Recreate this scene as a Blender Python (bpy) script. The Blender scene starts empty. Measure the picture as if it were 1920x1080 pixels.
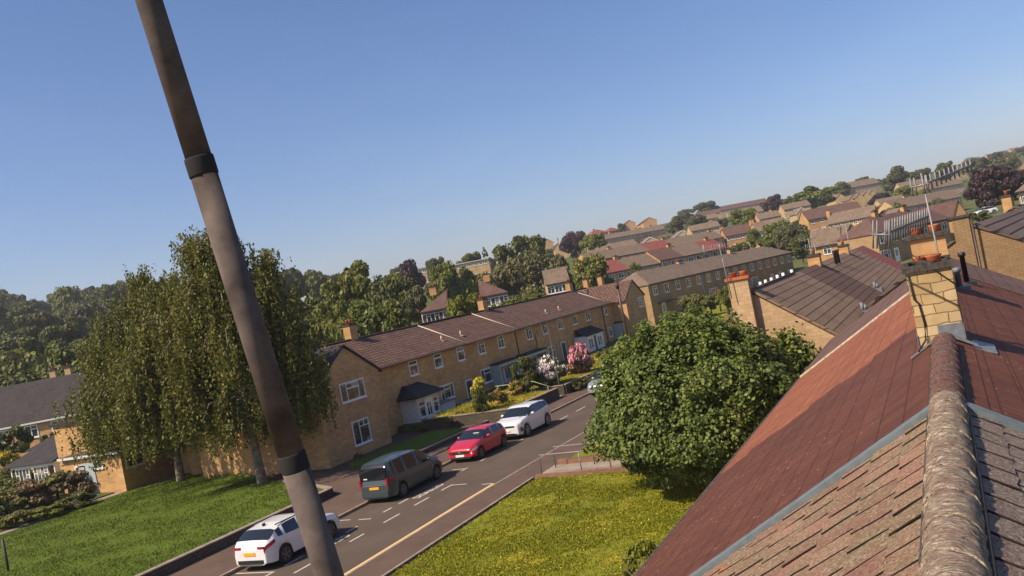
import bpy, bmesh, math, random
import numpy as np
from mathutils import Vector, Matrix, noise
R = math.radians
scene = bpy.context.scene
col = scene.collection
# ---------------------------------------------------------------- camera
ZC = 8.2
PSI, ROLL, FPX = R(26.3), R(11.0), 1643.0
CP, SP, CR, SR = math.cos(PSI), math.sin(PSI), math.cos(ROLL), math.sin(ROLL)
PIT = math.atan(10/FPX)
Fv = Vector((CP, SP, 0)); Rv = Vector((SP, -CP, 0)); Uv = Vector((0, 0, 1))
fwd = Fv*math.cos(PIT) + Uv*math.sin(PIT); up0 = Uv*math.cos(PIT) - Fv*math.sin(PIT)
iup = up0*CR + Rv*SR; irt = Rv*CR - up0*SR
cam = bpy.data.cameras.new('camera'); cam.sensor_width = 36; cam.lens = FPX/1920*36
cam.clip_start = 0.1; cam.clip_end = 6000
co = bpy.data.objects.new('camera', cam); col.objects.link(co)
co.matrix_world = Matrix(((irt.x, iup.x, -fwd.x, 0), (irt.y, iup.y, -fwd.y, 0), (irt.z, iup.z, -fwd.z, ZC), (0, 0, 0, 1)))
scene.camera = co
scene.render.resolution_x, scene.render.resolution_y = 1024, 576
# ---------------------------------------------------------------- light
SUN_EL, SUN_PHI = R(46), R(36)
sd = Vector((-math.cos(SUN_PHI)*math.cos(SUN_EL), math.sin(SUN_PHI)*math.cos(SUN_EL), math.sin(SUN_EL)))
w = bpy.data.worlds.new('World'); scene.world = w; w.use_nodes = True
nt = w.node_tree; bg = nt.nodes['Background']
sky = nt.nodes.new('ShaderNodeTexSky'); sky.sky_type = 'NISHITA'; sky.sun_disc = False
sky.sun_elevation = SUN_EL; sky.sun_rotation = math.atan2(sd.x, sd.y)
sky.altitude = 100; sky.air_density = 1.0; sky.dust_density = 1.3; sky.ozone_density = 5.0
hs = nt.nodes.new('ShaderNodeHueSaturation'); hs.inputs['Saturation'].default_value = 1.12
tint = nt.nodes.new('ShaderNodeMix'); tint.data_type = 'RGBA'; tint.blend_type = 'MULTIPLY'; tint.inputs[0].default_value = 1
tint.inputs[7].default_value = (1.14, .97, 1.0, 1)
nt.links.new(sky.outputs[0], hs.inputs['Color']); nt.links.new(hs.outputs[0], tint.inputs[6]); 
tc_ = nt.nodes.new('ShaderNodeTexCoord'); mp0 = nt.nodes.new('ShaderNodeMapping'); mp0.inputs['Scale'].default_value = (1.2, 2.6, 9); mp0.inputs['Rotation'].default_value = (.2, .1, .5)
ns0 = nt.nodes.new('ShaderNodeTexNoise'); ns0.inputs['Scale'].default_value = 1.6; ns0.inputs['Detail'].default_value = 6; ns0.inputs['Roughness'].default_value = .6
rp0 = nt.nodes.new('ShaderNodeValToRGB'); rp0.color_ramp.elements[0].position = .45; rp0.color_ramp.elements[0].color = (1, 1, 1, 1); rp0.color_ramp.elements[1].position = .8; rp0.color_ramp.elements[1].color = (1.10, 1.07, 1.03, 1)
cl0 = nt.nodes.new('ShaderNodeMix'); cl0.data_type = 'RGBA'; cl0.blend_type = 'MULTIPLY'; cl0.inputs[0].default_value = 1     # thin high veil of cloud
nt.links.new(tc_.outputs['Generated'], mp0.inputs['Vector']); nt.links.new(mp0.outputs[0], ns0.inputs['Vector']); nt.links.new(ns0.outputs['Fac'], rp0.inputs[0])
nt.links.new(tint.outputs[2], cl0.inputs[6]); nt.links.new(rp0.outputs[0], cl0.inputs[7]); nt.links.new(cl0.outputs[2], bg.inputs['Color'])
bg.inputs['Strength'].default_value = 0.079
sun = bpy.data.lights.new('sun', 'SUN'); sun.energy = 3.6; sun.angle = R(0.55); sun.color = (1.0, 0.85, 0.64)
so = bpy.data.objects.new('sun', sun); col.objects.link(so)
so.rotation_euler = sd.to_track_quat('Z', 'Y').to_euler()
scene.view_settings.view_transform = 'Standard'; scene.view_settings.look = 'None'
scene.view_settings.exposure = 0.80; scene.view_settings.gamma = 1.0
scene.render.engine = 'CYCLES'
scene.cycles.max_bounces = 6; scene.cycles.transparent_max_bounces = 4
# ---------------------------------------------------------------- sight-line helpers (pixel of the 1920x1080 photo -> real point)
def ray(px, py):
    dx = px-960; dy = py-540
    u = (dx*CR-dy*SR)/FPX; v = (-dx*SR-dy*CR+10)/FPX
    return Vector((CP+SP*u, SP-CP*u, v))
def at(px, py, F): d = ray(px, py); return Vector((d.x*F, d.y*F, ZC+d.z*F))
def aty(px, py, y): d = ray(px, py); t = y/d.y; return Vector((d.x*t, y, ZC+d.z*t))
def atx(px, py, x): d = ray(px, py); t = x/d.x; return Vector((x, d.y*t, ZC+d.z*t))
def atz(px, py, z=0.): d = ray(px, py); t = (z-ZC)/d.z; return Vector((d.x*t, d.y*t, z))
# ---------------------------------------------------------------- materials
def newmat(name):
    m = bpy.data.materials.new(name); m.use_nodes = True
    return m, m.node_tree, m.node_tree.nodes['Principled BSDF']
def N(nt, t, **kw):
    n = nt.nodes.new(t)
    for k, v in kw.items():
        if k in n.inputs.keys(): n.inputs[k].default_value = v
        else: setattr(n, k, v)
    return n
def ramp(nt, fac, stops):
    r = nt.nodes.new('ShaderNodeValToRGB'); e = r.color_ramp.elements
    while len(e) < len(stops): e.new(0.5)
    for i, (p, c) in enumerate(stops): e[i].position = p; e[i].color = (*c, 1) if len(c) == 3 else c
    nt.links.new(fac, r.inputs[0]); return r.outputs[0]
def mix(nt, a, b, fac, mode='MIX'):
    m = nt.nodes.new('ShaderNodeMix'); m.data_type = 'RGBA'; m.blend_type = mode
    for s, v in ((6, a), (7, b), (0, fac)):
        if hasattr(v, 'links') or hasattr(v, 'is_linked'): nt.links.new(v, m.inputs[s])
        else: m.inputs[s].default_value = (*v, 1) if isinstance(v, tuple) else v
    return m.outputs[2]
def noise_t(nt, vec, scale, detail=3, rough=.6):
    n = nt.nodes.new('ShaderNodeTexNoise'); n.inputs['Scale'].default_value = scale
    n.inputs['Detail'].default_value = detail; n.inputs['Roughness'].default_value = rough
    if vec is not None: nt.links.new(vec, n.inputs['Vector'])
    return n.outputs['Fac']
def coord(nt, which='UV'):
    return nt.nodes.new('ShaderNodeTexCoord').outputs[which]
def pos(nt): return nt.nodes.new('ShaderNodeNewGeometry').outputs['Position']
def bump(nt, h, bsdf, strength=.5, dist=.02):
    b = nt.nodes.new('ShaderNodeBump'); b.inputs['Strength'].default_value = strength; b.inputs['Distance'].default_value = dist
    nt.links.new(h, b.inputs['Height']); nt.links.new(b.outputs[0], bsdf.inputs['Normal'])
def plain(name, c, rough=.6, metal=0, var=.25, scale=6, spec=.5):
    m, nt, b = newmat(name)
    n = noise_t(nt, pos(nt), scale, 4)
    lo = tuple(x*(1-var) for x in c); hi = tuple(min(1, x*(1+var)) for x in c)
    nt.links.new(ramp(nt, n, [(.3, lo), (.7, hi)]), b.inputs['Base Color'])
    b.inputs['Roughness'].default_value = rough; b.inputs['Metallic'].default_value = metal
    b.inputs['Specular IOR Level'].default_value = spec
    return m
def wallmat(name, c1, c2, mortar, bw=.42, bh=.15, ms=.012, stain=.55, bscale=1.0, wob=0):
    m, nt, b = newmat(name); uv = coord(nt)
    if wob:
        nn_ = nt.nodes.new('ShaderNodeTexNoise'); nn_.inputs['Scale'].default_value = 5; nt.links.new(uv, nn_.inputs['Vector'])
        va = nt.nodes.new('ShaderNodeVectorMath'); va.operation = 'MULTIPLY_ADD'; va.inputs[1].default_value = (wob, wob, wob); nt.links.new(nn_.outputs['Color'], va.inputs[0]); nt.links.new(uv, va.inputs[2]); uv = va.outputs[0]
    br = nt.nodes.new('ShaderNodeTexBrick'); nt.links.new(uv, br.inputs['Vector'])
    br.inputs['Scale'].default_value = 1; br.inputs['Brick Width'].default_value = bw; br.inputs['Row Height'].default_value = bh
    br.inputs['Mortar Size'].default_value = ms; br.inputs['Mortar Smooth'].default_value = .3; br.inputs['Bias'].default_value = 0
    br.inputs['Color1'].default_value = (*c1, 1); br.inputs['Color2'].default_value = (*c2, 1); br.inputs['Mortar'].default_value = (*mortar, 1)
    n = noise_t(nt, pos(nt), .55, 5, .7); n2 = noise_t(nt, pos(nt), 5, 3, .7)
    c = mix(nt, br.outputs['Color'], ramp(nt, n, [(.3, (.45, .43, .42)), (.65, (1, 1, 1))]), stain, 'MULTIPLY')
    c = mix(nt, c, ramp(nt, n2, [(.3, (.7, .68, .66)), (.7, (1, 1, 1))]), .5, 'MULTIPLY')
    nt.links.new(c, b.inputs['Base Color']); b.inputs['Roughness'].default_value = .9; b.inputs['Specular IOR Level'].default_value = .2
    bump(nt, br.outputs['Fac'], b, .4*bscale, -.01)
    return m
def roofmat(name, c1, c2, dark, tw=.3, th=.34, roll=.0, speck=.0, lich=(.45, .42, .36), off=0.5, bstr=.8, rough=.85, groove=.012, swap=False):
    # u runs along the ridge, v down the slope (metres)
    m, nt, b = newmat(name); uv = coord(nt)
    if swap:
        mp_ = nt.nodes.new('ShaderNodeMapping'); mp_.inputs['Rotation'].default_value = (0, 0, math.pi/2); nt.links.new(uv, mp_.inputs['Vector']); uv = mp_.outputs[0]
    br = nt.nodes.new('ShaderNodeTexBrick'); nt.links.new(uv, br.inputs['Vector']); br.offset = off
    br.inputs['Scale'].default_value = 1; br.inputs['Brick Width'].default_value = tw; br.inputs['Row Height'].default_value = th
    br.inputs['Mortar Size'].default_value = groove; br.inputs['Mortar Smooth'].default_value = .4; br.inputs['Bias'].default_value = 0
    br.inputs['Color1'].default_value = (*c1, 1); br.inputs['Color2'].default_value = (*c2, 1); br.inputs['Mortar'].default_value = (*dark, 1)
    n = noise_t(nt, pos(nt), .8, 5, .7)
    c = mix(nt, br.outputs['Color'], ramp(nt, n, [(.35, (.62, .6, .6)), (.65, (1, 1, 1))]), .6, 'MULTIPLY')
    n3 = noise_t(nt, pos(nt), 9, 4, .75)
    c = mix(nt, c, ramp(nt, n3, [(.35, (.6, .58, .56)), (.65, (1.0, 1, 1))]), .6, 'MULTIPLY')
    if speck > 0:
        v = nt.nodes.new('ShaderNodeTexVoronoi'); v.inputs['Scale'].default_value = 7; nt.links.new(pos(nt), v.inputs['Vector'])
        thr = ramp(nt, v.outputs['Distance'], [(speck*.7, (1, 1, 1)), (speck, (0, 0, 0))])
        c = mix(nt, c, lich, mix(nt, thr, ramp(nt, n, [(.45, (0, 0, 0)), (.55, (1, 1, 1))]), 1.0, 'MULTIPLY'))
    nt.links.new(c, b.inputs['Base Color']); b.inputs['Roughness'].default_value = rough; b.inputs['Specular IOR Level'].default_value = .3
    # profile: rolls along u + sawtooth down v
    sx = nt.nodes.new('ShaderNodeSeparateXYZ'); nt.links.new(uv, sx.inputs[0])
    def M(op, a, bb=None):
        q = nt.nodes.new('ShaderNodeMath'); q.operation = op
        for i, x in enumerate((a, bb)):
            if x is None: continue
            if isinstance(x, (int, float)): q.inputs[i].default_value = x
            else: nt.links.new(x, q.inputs[i])
        return q.outputs[0]
    saw = M('FRACT', M('DIVIDE', sx.outputs[1], th))
    h = M('MULTIPLY', saw, .6)
    if roll > 0: h = M('ADD', h, M('MULTIPLY', M('ABSOLUTE', M('SINE', M('MULTIPLY', sx.outputs[0], math.pi/tw))), roll))
    h = M('SUBTRACT', h, M('MULTIPLY', br.outputs['Fac'], .6))
    h = M('ADD', h, M('MULTIPLY', n3, .5))
    bump(nt, h, b, bstr, .03)
    return m
def leafmat(name, c1, c2, trans=.3, flower=None, ffrac=0):
    m, nt, b = newmat(name)
    g = nt.nodes.new('ShaderNodeNewGeometry'); oi = nt.nodes.new('ShaderNodeObjectInfo')
    c = ramp(nt, g.outputs['Random Per Island'], [(0, c1), (.75, c2), (1, tuple(min(1, x*1.35) for x in c2))])
    n = noise_t(nt, g.outputs['Position'], .35, 2)
    c = mix(nt, c, ramp(nt, n, [(.3, (.72, .78, .75)), (.7, (1.12, 1.08, .9))]), .8, 'MULTIPLY')
    c = mix(nt, c, ramp(nt, oi.outputs['Random'], [(0, (.8, .86, .85)), (1, (1.12, 1.05, .9))]), .7, 'MULTIPLY')
    nt.links.new(c, b.inputs['Base Color']); b.inputs['Roughness'].default_value = .55; b.inputs['Specular IOR Level'].default_value = .25
    tr = nt.nodes.new('ShaderNodeBsdfTranslucent'); nt.links.new(mix(nt, c, (.9, 1.0, .3), .5, 'MULTIPLY'), tr.inputs[0])
    ms = nt.nodes.new('ShaderNodeMixShader'); ms.inputs[0].default_value = trans
    nt.links.new(b.outputs[0], ms.inputs[1]); nt.links.new(tr.outputs[0], ms.inputs[2])
    nt.links.new(ms.outputs[0], nt.nodes['Material Output'].inputs[0])
    return m
M = {}
M['stone'] = wallmat('bath_stone', (.70, .42, .185), (.53, .31, .135), (.56, .37, .20))
M['stone_pale'] = wallmat('pale_house_end_stone', (.62, .42, .235), (.50, .33, .18), (.44, .32, .2), .34, .16, .012, .5)
M['stone_far'] = wallmat('bath_stone_far', (.64, .38, .17), (.55, .32, .14), (.5, .33, .18), .5, .2)
M['stone_shaded'] = wallmat('shade_toned_stone', (.46, .31, .16), (.40, .265, .135), (.38, .26, .145), .45, .16)  # darker copy of the stone for shaded fronts, shade put into the colour
M['stone_lemon'] = wallmat('pale_yellow_stone', (.64, .46, .24), (.57, .41, .21), (.5, .37, .22), .5, .2)
M['brick_n2'] = wallmat('narrow_tan_blocks', (.35, .225, .115), (.29, .185, .095), (.17, .115, .07), .30, .075, .010, .35)
M['ashlar'] = wallmat('yellow_chimney_blocks', (.64, .48, .26), (.48, .33, .15), (.22, .16, .09), .25, .125, .007, .9, 1.8, .07)
M['lowwall'] = wallmat('garden_wall_stone', (.14, .115, .085), (.10, .085, .065), (.07, .06, .05), .3, .14, .02)
M['roof_t1'] = roofmat('brown_rolled_tiles', (.25, .135, .095), (.17, .092, .065), (.045, .03, .03), .42, .36, .9, .12, (.42, .33, .27), .5, 1.0, groove=.05)
M['roof_grey'] = roofmat('greybrown_tiles', (.27, .195, .138), (.215, .155, .108), (.11, .08, .06), .4, .36, .4, .1)
M['roof_n1'] = roofmat('weathered_grey_tiles', (.31, .205, .135), (.26, .170, .108), (.06, .038, .025), 9.0, .40, .0, .12, (.34, .26, .2), 0, .6, groove=.026)
M['roof_n1d'] = roofmat('darker_brown_tiles', (.185, .105, .072), (.155, .088, .06), (.04, .025, .018), 9.0, .40, .0, .08, (.25, .2, .18), 0, .6, groove=.026)
M['roof_n2'] = roofmat('dark_ridged_tiles', (.17, .12, .10), (.14, .10, .085), (.03, .022, .02), 9.0, .5, .0, .06, (.25, .2, .18), 0, .9, groove=.07)
M['roof_purple'] = roofmat('purplebrown_tiles', (.185, .105, .085), (.145, .082, .066), (.08, .05, .04), .4, .36, .3, .04)
M['roof_red'] = roofmat('red_tiles', (.34, .10, .08), (.28, .085, .068), (.15, .05, .04), .4, .36, .3, .03)
M['roof_dark'] = roofmat('dark_slate_tiles', (.065, .055, .055), (.05, .042, .044), (.03, .026, .028), .3, .3, .1, .05)
M['roof_brown_near'] = roofmat('plain_brown_tiles', (.168, .060, .034), (.130, .043, .025), (.10, .035, .021), .285, .165, 0, .11, (.42, .32, .27), 0, .9, .8, groove=.009, swap=True)
M['roof_orange_near'] = roofmat('plain_orange_tiles', (.37, .135, .066), (.30, .10, .048), (.24, .08, .04), .285, .165, 0, .09, (.55, .38, .28), 0, .9, .8, groove=.009, swap=True)
M['white'] = plain('white_upvc', (.78, .78, .76), .4, var=.06)
M['offwhite'] = plain('painted_fascia', (.62, .60, .55), .6, var=.15)
M['door_grey'] = plain('grey_green_door', (.38, .43, .44), .45, var=.1)
M['dark_wood'] = plain('dark_timber', (.035, .03, .03), .6)
M['pipe'] = plain('brown_downpipe', (.06, .038, .03), .5)
M['lead'] = plain('grey_lead_flashing', (.15, .16, .175), .5, var=.25, scale=14)
M['leadstrip'] = plain('blue_grey_verge_strip', (.13, .16, .17), .55, var=.2, scale=9)
M['pot'] = plain('terracotta_pot', (.42, .115, .04), .8, var=.35, scale=15)
M['cement'] = plain('stained_cement', (.055, .046, .038), .95, var=.7, scale=18)
M['mortar'] = plain('pale_mortar', (.50, .42, .32), .95, var=.4, scale=12)
M['alu'] = plain('weathered_aluminium', (.24, .235, .23), .55, .3, .2, 20)
M['galv'] = plain('tarnished_mast_steel', (.105, .083, .073), .85, .0, .45, 14, .15)
M['tape'] = plain('black_tape_band', (.034, .031, .032), .85, spec=.1)
M['black'] = plain('black_plastic', (.015, .015, .016), .5)
M['asphalt'] = None
def glassmat():
    m, nt, b = newmat('dark_window_glass')
    n = noise_t(nt, pos(nt), 1.3, 2)
    nt.links.new(ramp(nt, n, [(.42, (.02, .024, .03)), (.56, (.09, .08, .065)), (.66, (.34, .31, .27))]), b.inputs['Base Color'])
    b.inputs['Roughness'].default_value = .06; b.inputs['Specular IOR Level'].default_value = .7
    return m
M['glass'] = glassmat()
def surf(name, stops, scale, fine, rough=.95, b=.3, bd=.01, fs=40):
    m, nt, bs = newmat(name); p = pos(nt)
    c = ramp(nt, noise_t(nt, p, scale, 5, .65), stops)
    c = mix(nt, c, ramp(nt, noise_t(nt, p, fs, 3, .7), [(.3, (1-fine,)*3), (.7, (1+fine,)*3)]), 1.0, 'MULTIPLY')
    nt.links.new(c, bs.inputs['Base Color']); bs.inputs['Roughness'].default_value = rough; bs.inputs['Specular IOR Level'].default_value = .2
    bump(nt, noise_t(nt, p, fs, 3), bs, b, bd)
    return m
M['asphalt'] = surf('street_asphalt', [(.35, (.088, .066, .052)), (.65, (.112, .083, .066))], .35, .14)
M['pave'] = surf('pavement_asphalt', [(.3, (.095, .062, .048)), (.7, (.135, .090, .070))], .9, .2)
M['kerb'] = plain('kerb_stone', (.26, .20, .155), .9, var=.3, scale=3)
M['path'] = surf('concrete_path', [(.3, (.24, .20, .16)), (.7, (.34, .28, .22))], 1.4, .2)
M['lawn'] = surf('lawn_turf', [(.3, (.12, .14, .010)), (.5, (.18, .185, .014)), (.7, (.27, .22, .02))], .5, .45, b=.6, bd=.05, fs=9)
M['lawn_left'] = surf('green_lawn_turf', [(.3, (.065, .10, .008)), (.7, (.10, .135, .012))], .5, .4, b=.6, bd=.05, fs=9)
M['lawn_dry'] = surf('yellowing_lawn_turf', [(.3, (.18, .18, .015)), (.5, (.32, .27, .022)), (.7, (.42, .31, .035))], .6, .3, b=.5, bd=.04, fs=9)
M['field'] = surf('rough_grass', [(.3, (.05, .075, .018)), (.5, (.08, .10, .025)), (.7, (.14, .13, .05))], .06, .4, fs=2)
M['roadpaint'] = plain('worn_white_paint', (.50, .44, .37), .8, var=.25, scale=12)
M['yellowpaint'] = plain('worn_yellow_paint', (.66, .43, .18), .8, var=.25, scale=12)
M['bark'] = plain('grey_brown_bark', (.13, .10, .075), .95, var=.5, scale=7)
M['bark_birch'] = plain('pale_birch_bark', (.17, .135, .10), .9, var=.55, scale=4)
M['leaf_near'] = leafmat('broad_green_leaves', (.045, .075, .014), (.185, .220, .055), .25)
M['leaf_birch'] = leafmat('birch_leaves', (.085, .088, .018), (.215, .200, .055), .3)
M['leaf_green'] = leafmat('mid_green_leaves', (.075, .095, .018), (.205, .210, .050), .28)
M['leaf_dark'] = leafmat('dark_green_leaves', (.050, .066, .018), (.145, .150, .045), .22)
M['leaf_grey'] = leafmat('grey_willow_leaves', (.080, .080, .038), (.155, .142, .066), .2)
M['leaf_lime'] = leafmat('yellow_green_leaves', (.12, .15, .02), (.24, .23, .035), .3)
M['leaf_copper'] = leafmat('copper_leaves', (.035, .018, .026), (.075, .038, .045), .12)
M['leaf_pinkbrown'] = leafmat('brown_pink_leaves', (.10, .07, .04), (.22, .15, .09), .2)
M['fl_pink'] = leafmat('pink_blooms', (.60, .13, .28), (.85, .35, .50), .1)
M['fl_white'] = leafmat('white_lilac_blooms', (.62, .42, .62), (.86, .75, .85), .1)
M['fl_orange'] = leafmat('orange_blooms', (.55, .20, .07), (.75, .38, .14), .1)
M['fl_yellow'] = leafmat('yellow_blooms', (.60, .45, .03), (.85, .65, .06), .1)
# ---------------------------------------------------------------- mesh helpers
def link(o, parent=None):
    col.objects.link(o)
    if parent is not None: o.parent = parent
    return o
def tag(o, label=None, cat=None, group=None, kind=None):
    if label: o['label'] = label
    if cat: o['category'] = cat
    if group: o['group'] = group
    if kind: o['kind'] = kind
    return o
def empty(name, loc=(0, 0, 0), rz=0):
    o = bpy.data.objects.new(name, None); o.location = loc; o.rotation_euler = (0, 0, rz); o.empty_display_size = .3
    return link(o)
class MB:
    def __init__(s): s.v = []; s.f = []; s.m = []; s.sm = []
    def quad(s, *p, m=0, smooth=False):
        n = len(s.v); s.v += [tuple(q) for q in p]; s.f.append(tuple(range(n, n+len(p)))); s.m.append(m); s.sm.append(smooth); return s
    def box(s, x0, x1, y0, y1, z0, z1, m=0):
        n = len(s.v)
        s.v += [(x0, y0, z0), (x1, y0, z0), (x1, y1, z0), (x0, y1, z0), (x0, y0, z1), (x1, y0, z1), (x1, y1, z1), (x0, y1, z1)]
        for f in ((0, 3, 2, 1), (4, 5, 6, 7), (0, 1, 5, 4), (1, 2, 6, 5), (2, 3, 7, 6), (3, 0, 4, 7)):
            s.f.append(tuple(n+i for i in f)); s.m.append(m); s.sm.append(False)
        return s
    def slab(s, pts, t, m=0):
        """top polygon pts (counter-clockwise from above), thickened downwards by t"""
        n = len(s.v); k = len(pts); s.v += [tuple(p) for p in pts]+[(p[0], p[1], p[2]-t) for p in pts]
        s.f.append(tuple(range(n, n+k))); s.m.append(m); s.sm.append(False)
        s.f.append(tuple(range(n+2*k-1, n+k-1, -1))); s.m.append(m); s.sm.append(False)
        for i in range(k):
            j = (i+1) % k; s.f.append((n+i, n+k+i, n+k+j, n+j)); s.m.append(m); s.sm.append(False)
        return s
    def tube(s, pts, rad, k=8, m=0, cap=True, smooth=True):
        pts = [Vector(p) for p in pts]
        if isinstance(rad, (int, float)): rad = [rad]*len(pts)
        n = len(s.v)
        for i, p in enumerate(pts):
            d = (pts[min(i+1, len(pts)-1)]-pts[max(i-1, 0)]).normalized()
            a = d.cross(Vector((0, 0, 1)) if abs(d.z) < .95 else Vector((1, 0, 0))).normalized(); b = d.cross(a)
            for j in range(k):
                t = 2*math.pi*j/k; s.v.append(tuple(p+(a*math.cos(t)+b*math.sin(t))*rad[i]))
        for i in range(len(pts)-1):
            for j in range(k):
                q = (j+1) % k; s.f.append((n+i*k+j, n+i*k+q, n+(i+1)*k+q, n+(i+1)*k+j)); s.m.append(m); s.sm.append(smooth)
        if cap:
            s.f.append(tuple(n+j for j in range(k-1, -1, -1))); s.m.append(m); s.sm.append(False)
            s.f.append(tuple(n+(len(pts)-1)*k+j for j in range(k))); s.m.append(m); s.sm.append(False)
        return s
    def disc(s, c, axis, r, k=16, m=0):
        c = Vector(c); a = Vector(axis).normalized(); u = a.orthogonal().normalized(); w_ = a.cross(u)
        return s.quad(*[c+(u*math.cos(2*math.pi*j/k)+w_*math.sin(2*math.pi*j/k))*r for j in range(k)], m=m)
    def mesh(s, name, mats):
        me = bpy.data.meshes.new(name); me.from_pydata(s.v, [], s.f)
        for mm in (mats if isinstance(mats, (list, tuple)) else [mats]): me.materials.append(mm)
        me.polygons.foreach_set('material_index', s.m); me.polygons.foreach_set('use_smooth', s.sm)
        uvl = me.uv_layers.new(name='UVMap'); data = np.zeros(len(me.loops)*2, dtype=np.float32)
        me.update()
        for p in me.polygons:
            n = p.normal
            if abs(n.z) < .35:
                l = math.hypot(n.x, n.y) or 1; t = Vector((-n.y/l, n.x/l, 0)); q = Vector((0, 0, 1))
            elif abs(n.z) > .985: t = Vector((1, 0, 0)); q = Vector((0, 1, 0))
            else:
                l = math.hypot(n.x, n.y); t = Vector((-n.y/l, n.x/l, 0)); q = n.cross(t)
                if q.z > 0: q = -q; 
            for li in p.loop_indices:
                c = me.vertices[me.loops[li].vertex_index].co
                data[2*li] = c.dot(t); data[2*li+1] = c.dot(q)
        uvl.data.foreach_set('uv', data)
        me.update(); return me
    def build(s, name, mats, parent=None):
        return link(bpy.data.objects.new(name, s.mesh(name, mats)), parent)
def inst(name, me, parent, loc=(0, 0, 0), rz=0, sc=None):
    o = bpy.data.objects.new(name, me); o.location = loc; o.rotation_euler = (0, 0, rz)
    if sc: o.scale = sc
    return link(o, parent)
# ---------------------------------------------------------------- shared building pieces
_wc = {}
def win_mesh(w, h, style, far=False):
    key = (round(w, 2), round(h, 2), style, far)
    if key in _wc: return _wc[key]
    f = .075 if not far else .10
    p = MB(); p.box(-w/2+.02, w/2-.02, -.015, .02, .02, h-.02)
    fr = MB()
    def bar(x0, x1, z0, z1, d=.05): fr.box(x0, x1, -d, .022, z0, z1)
    bar(-w/2, w/2, 0, f); bar(-w/2, w/2, h-f, h); bar(-w/2, -w/2+f, f, h-f); bar(w/2-f, w/2, f, h-f)
    def v(x, z0=f, z1=None, t=f*.8): bar(x-t/2, x+t/2, z0, h-f if z1 is None else z1, .047)
    def hz(z, x0, x1, t=f*.8): bar(x0, x1, z-t/2, z+t/2, .044)
    if style == 'top': hz(h*.66, -w/2+f, w/2-f); bar(-w/2+f*1.1, w/2-f*1.1, h*.69, h-f*1.1, .05) if False else None; hz(h*.72, -w/2+f+.02, w/2-f-.02, f*.5)
    elif style == 'two': v(0); hz(h*.68, 0.03, w/2-f)
    elif style == 'three': v(-w*.24); v(w*.24); hz(h*.66, -w*.24, w*.24, f); hz(h-f*1.6, -w*.22, w*.22, f*.6)
    elif style == 'four':
        for k in (-.25, 0, .25): v(w*k)
        hz(h*.72, -w/2+f, -w*.25); hz(h*.72, w*.25, w/2-f)
    elif style == 'side': v(-w*.08); hz(h*.72, -w*.08, w/2-f); v(w*.2, h*.72)
    fr.box(-w/2-.05, w/2+.05, -.10, .021, -.06, -.003)
    if far:
        for q in fr.f: pass
        n = len(p.v); p.v += fr.v; p.f += [tuple(i+n for i in q) for q in fr.f]; p.m += [1]*len(fr.f); p.sm += fr.sm
        _wc[key] = (p.mesh('window', [M['glass'], M['white']]), None)
    else: _wc[key] = (p.mesh('window', M['glass']), fr.mesh('window_frame', M['white']))
    return _wc[key]
def add_window(parent, x, y, z, w, h, style='top', rz=0, far=False):
    a, b = win_mesh(w, h, style, far)
    o = inst('window', a, parent, (x, y, z), rz)
    if b: inst('window_frame', b, o)
    return o
_dc = {}
def add_door(parent, x, y, z, w=.9, h=2.05, mat='white', glaz=True, rz=0, surround=True):
    key = (w, h, mat, glaz, surround)
    if key not in _dc:
        d = MB(); d.box(-w/2, w/2, -.03, .02, 0, h)
        g = MB(); g.box(-w*.28, -w*.06, -.038, -.012, h*.45, h*.88); g.box(w*.06, w*.28, -.038, -.012, h*.45, h*.88)
        s = MB()
        if surround: s.box(-w/2-.09, -w/2, -.06, .018, 0, h+.09); s.box(w/2, w/2+.09, -.06, .018, 0, h+.09); s.box(-w/2, w/2, -.06, .018, h, h+.09)
        _dc[key] = (d.mesh('door', M[mat]), g.mesh('door_glass', M['glass']), s.mesh('door_frame', M['white']) if surround else None)
    a, g, s = _dc[key]; o = inst('door', a, parent, (x, y, z), rz)
    if glaz: inst('door_glass', g, o)
    if s: inst('door_frame', s, o)
    return o
_cc = {}
def add_chimney(parent, x, y, z0, z1, w=.75, d=.6, mat='stone', pots=2, rz=0):
    key = (round(z1-z0, 1), w, d, mat, pots)
    if key not in _cc:
        h = key[0]; m = MB(); m.box(-w/2, w/2, -d/2, d/2, 0, h-.16); m.box(-w/2-.05, w/2+.05, -d/2-.05, d/2+.05, h-.16, h-.06, 1)
        m.box(-w/2-.01, w/2+.01, -d/2-.01, d/2+.01, h-.06, h-.0, 1)
        pm = MB(); pm.tube([(0, 0, 0), (0, 0, .24), (0, 0, .28), (0, 0, .32)], [.11, .095, .12, .11], 10, cap=True)
        _cc[key] = (m.mesh('chimney', [M[mat], M['cement']]), pm.mesh('pot', M['pot']))
    a, pm = _cc[key]; o = inst('chimney', a, parent, (x, y, z0), rz)
    for i in range(pots): inst('pot', pm, o, ((i-(pots-1)/2)*w*.45, 0, key[0]-.005))
    return o
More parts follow.
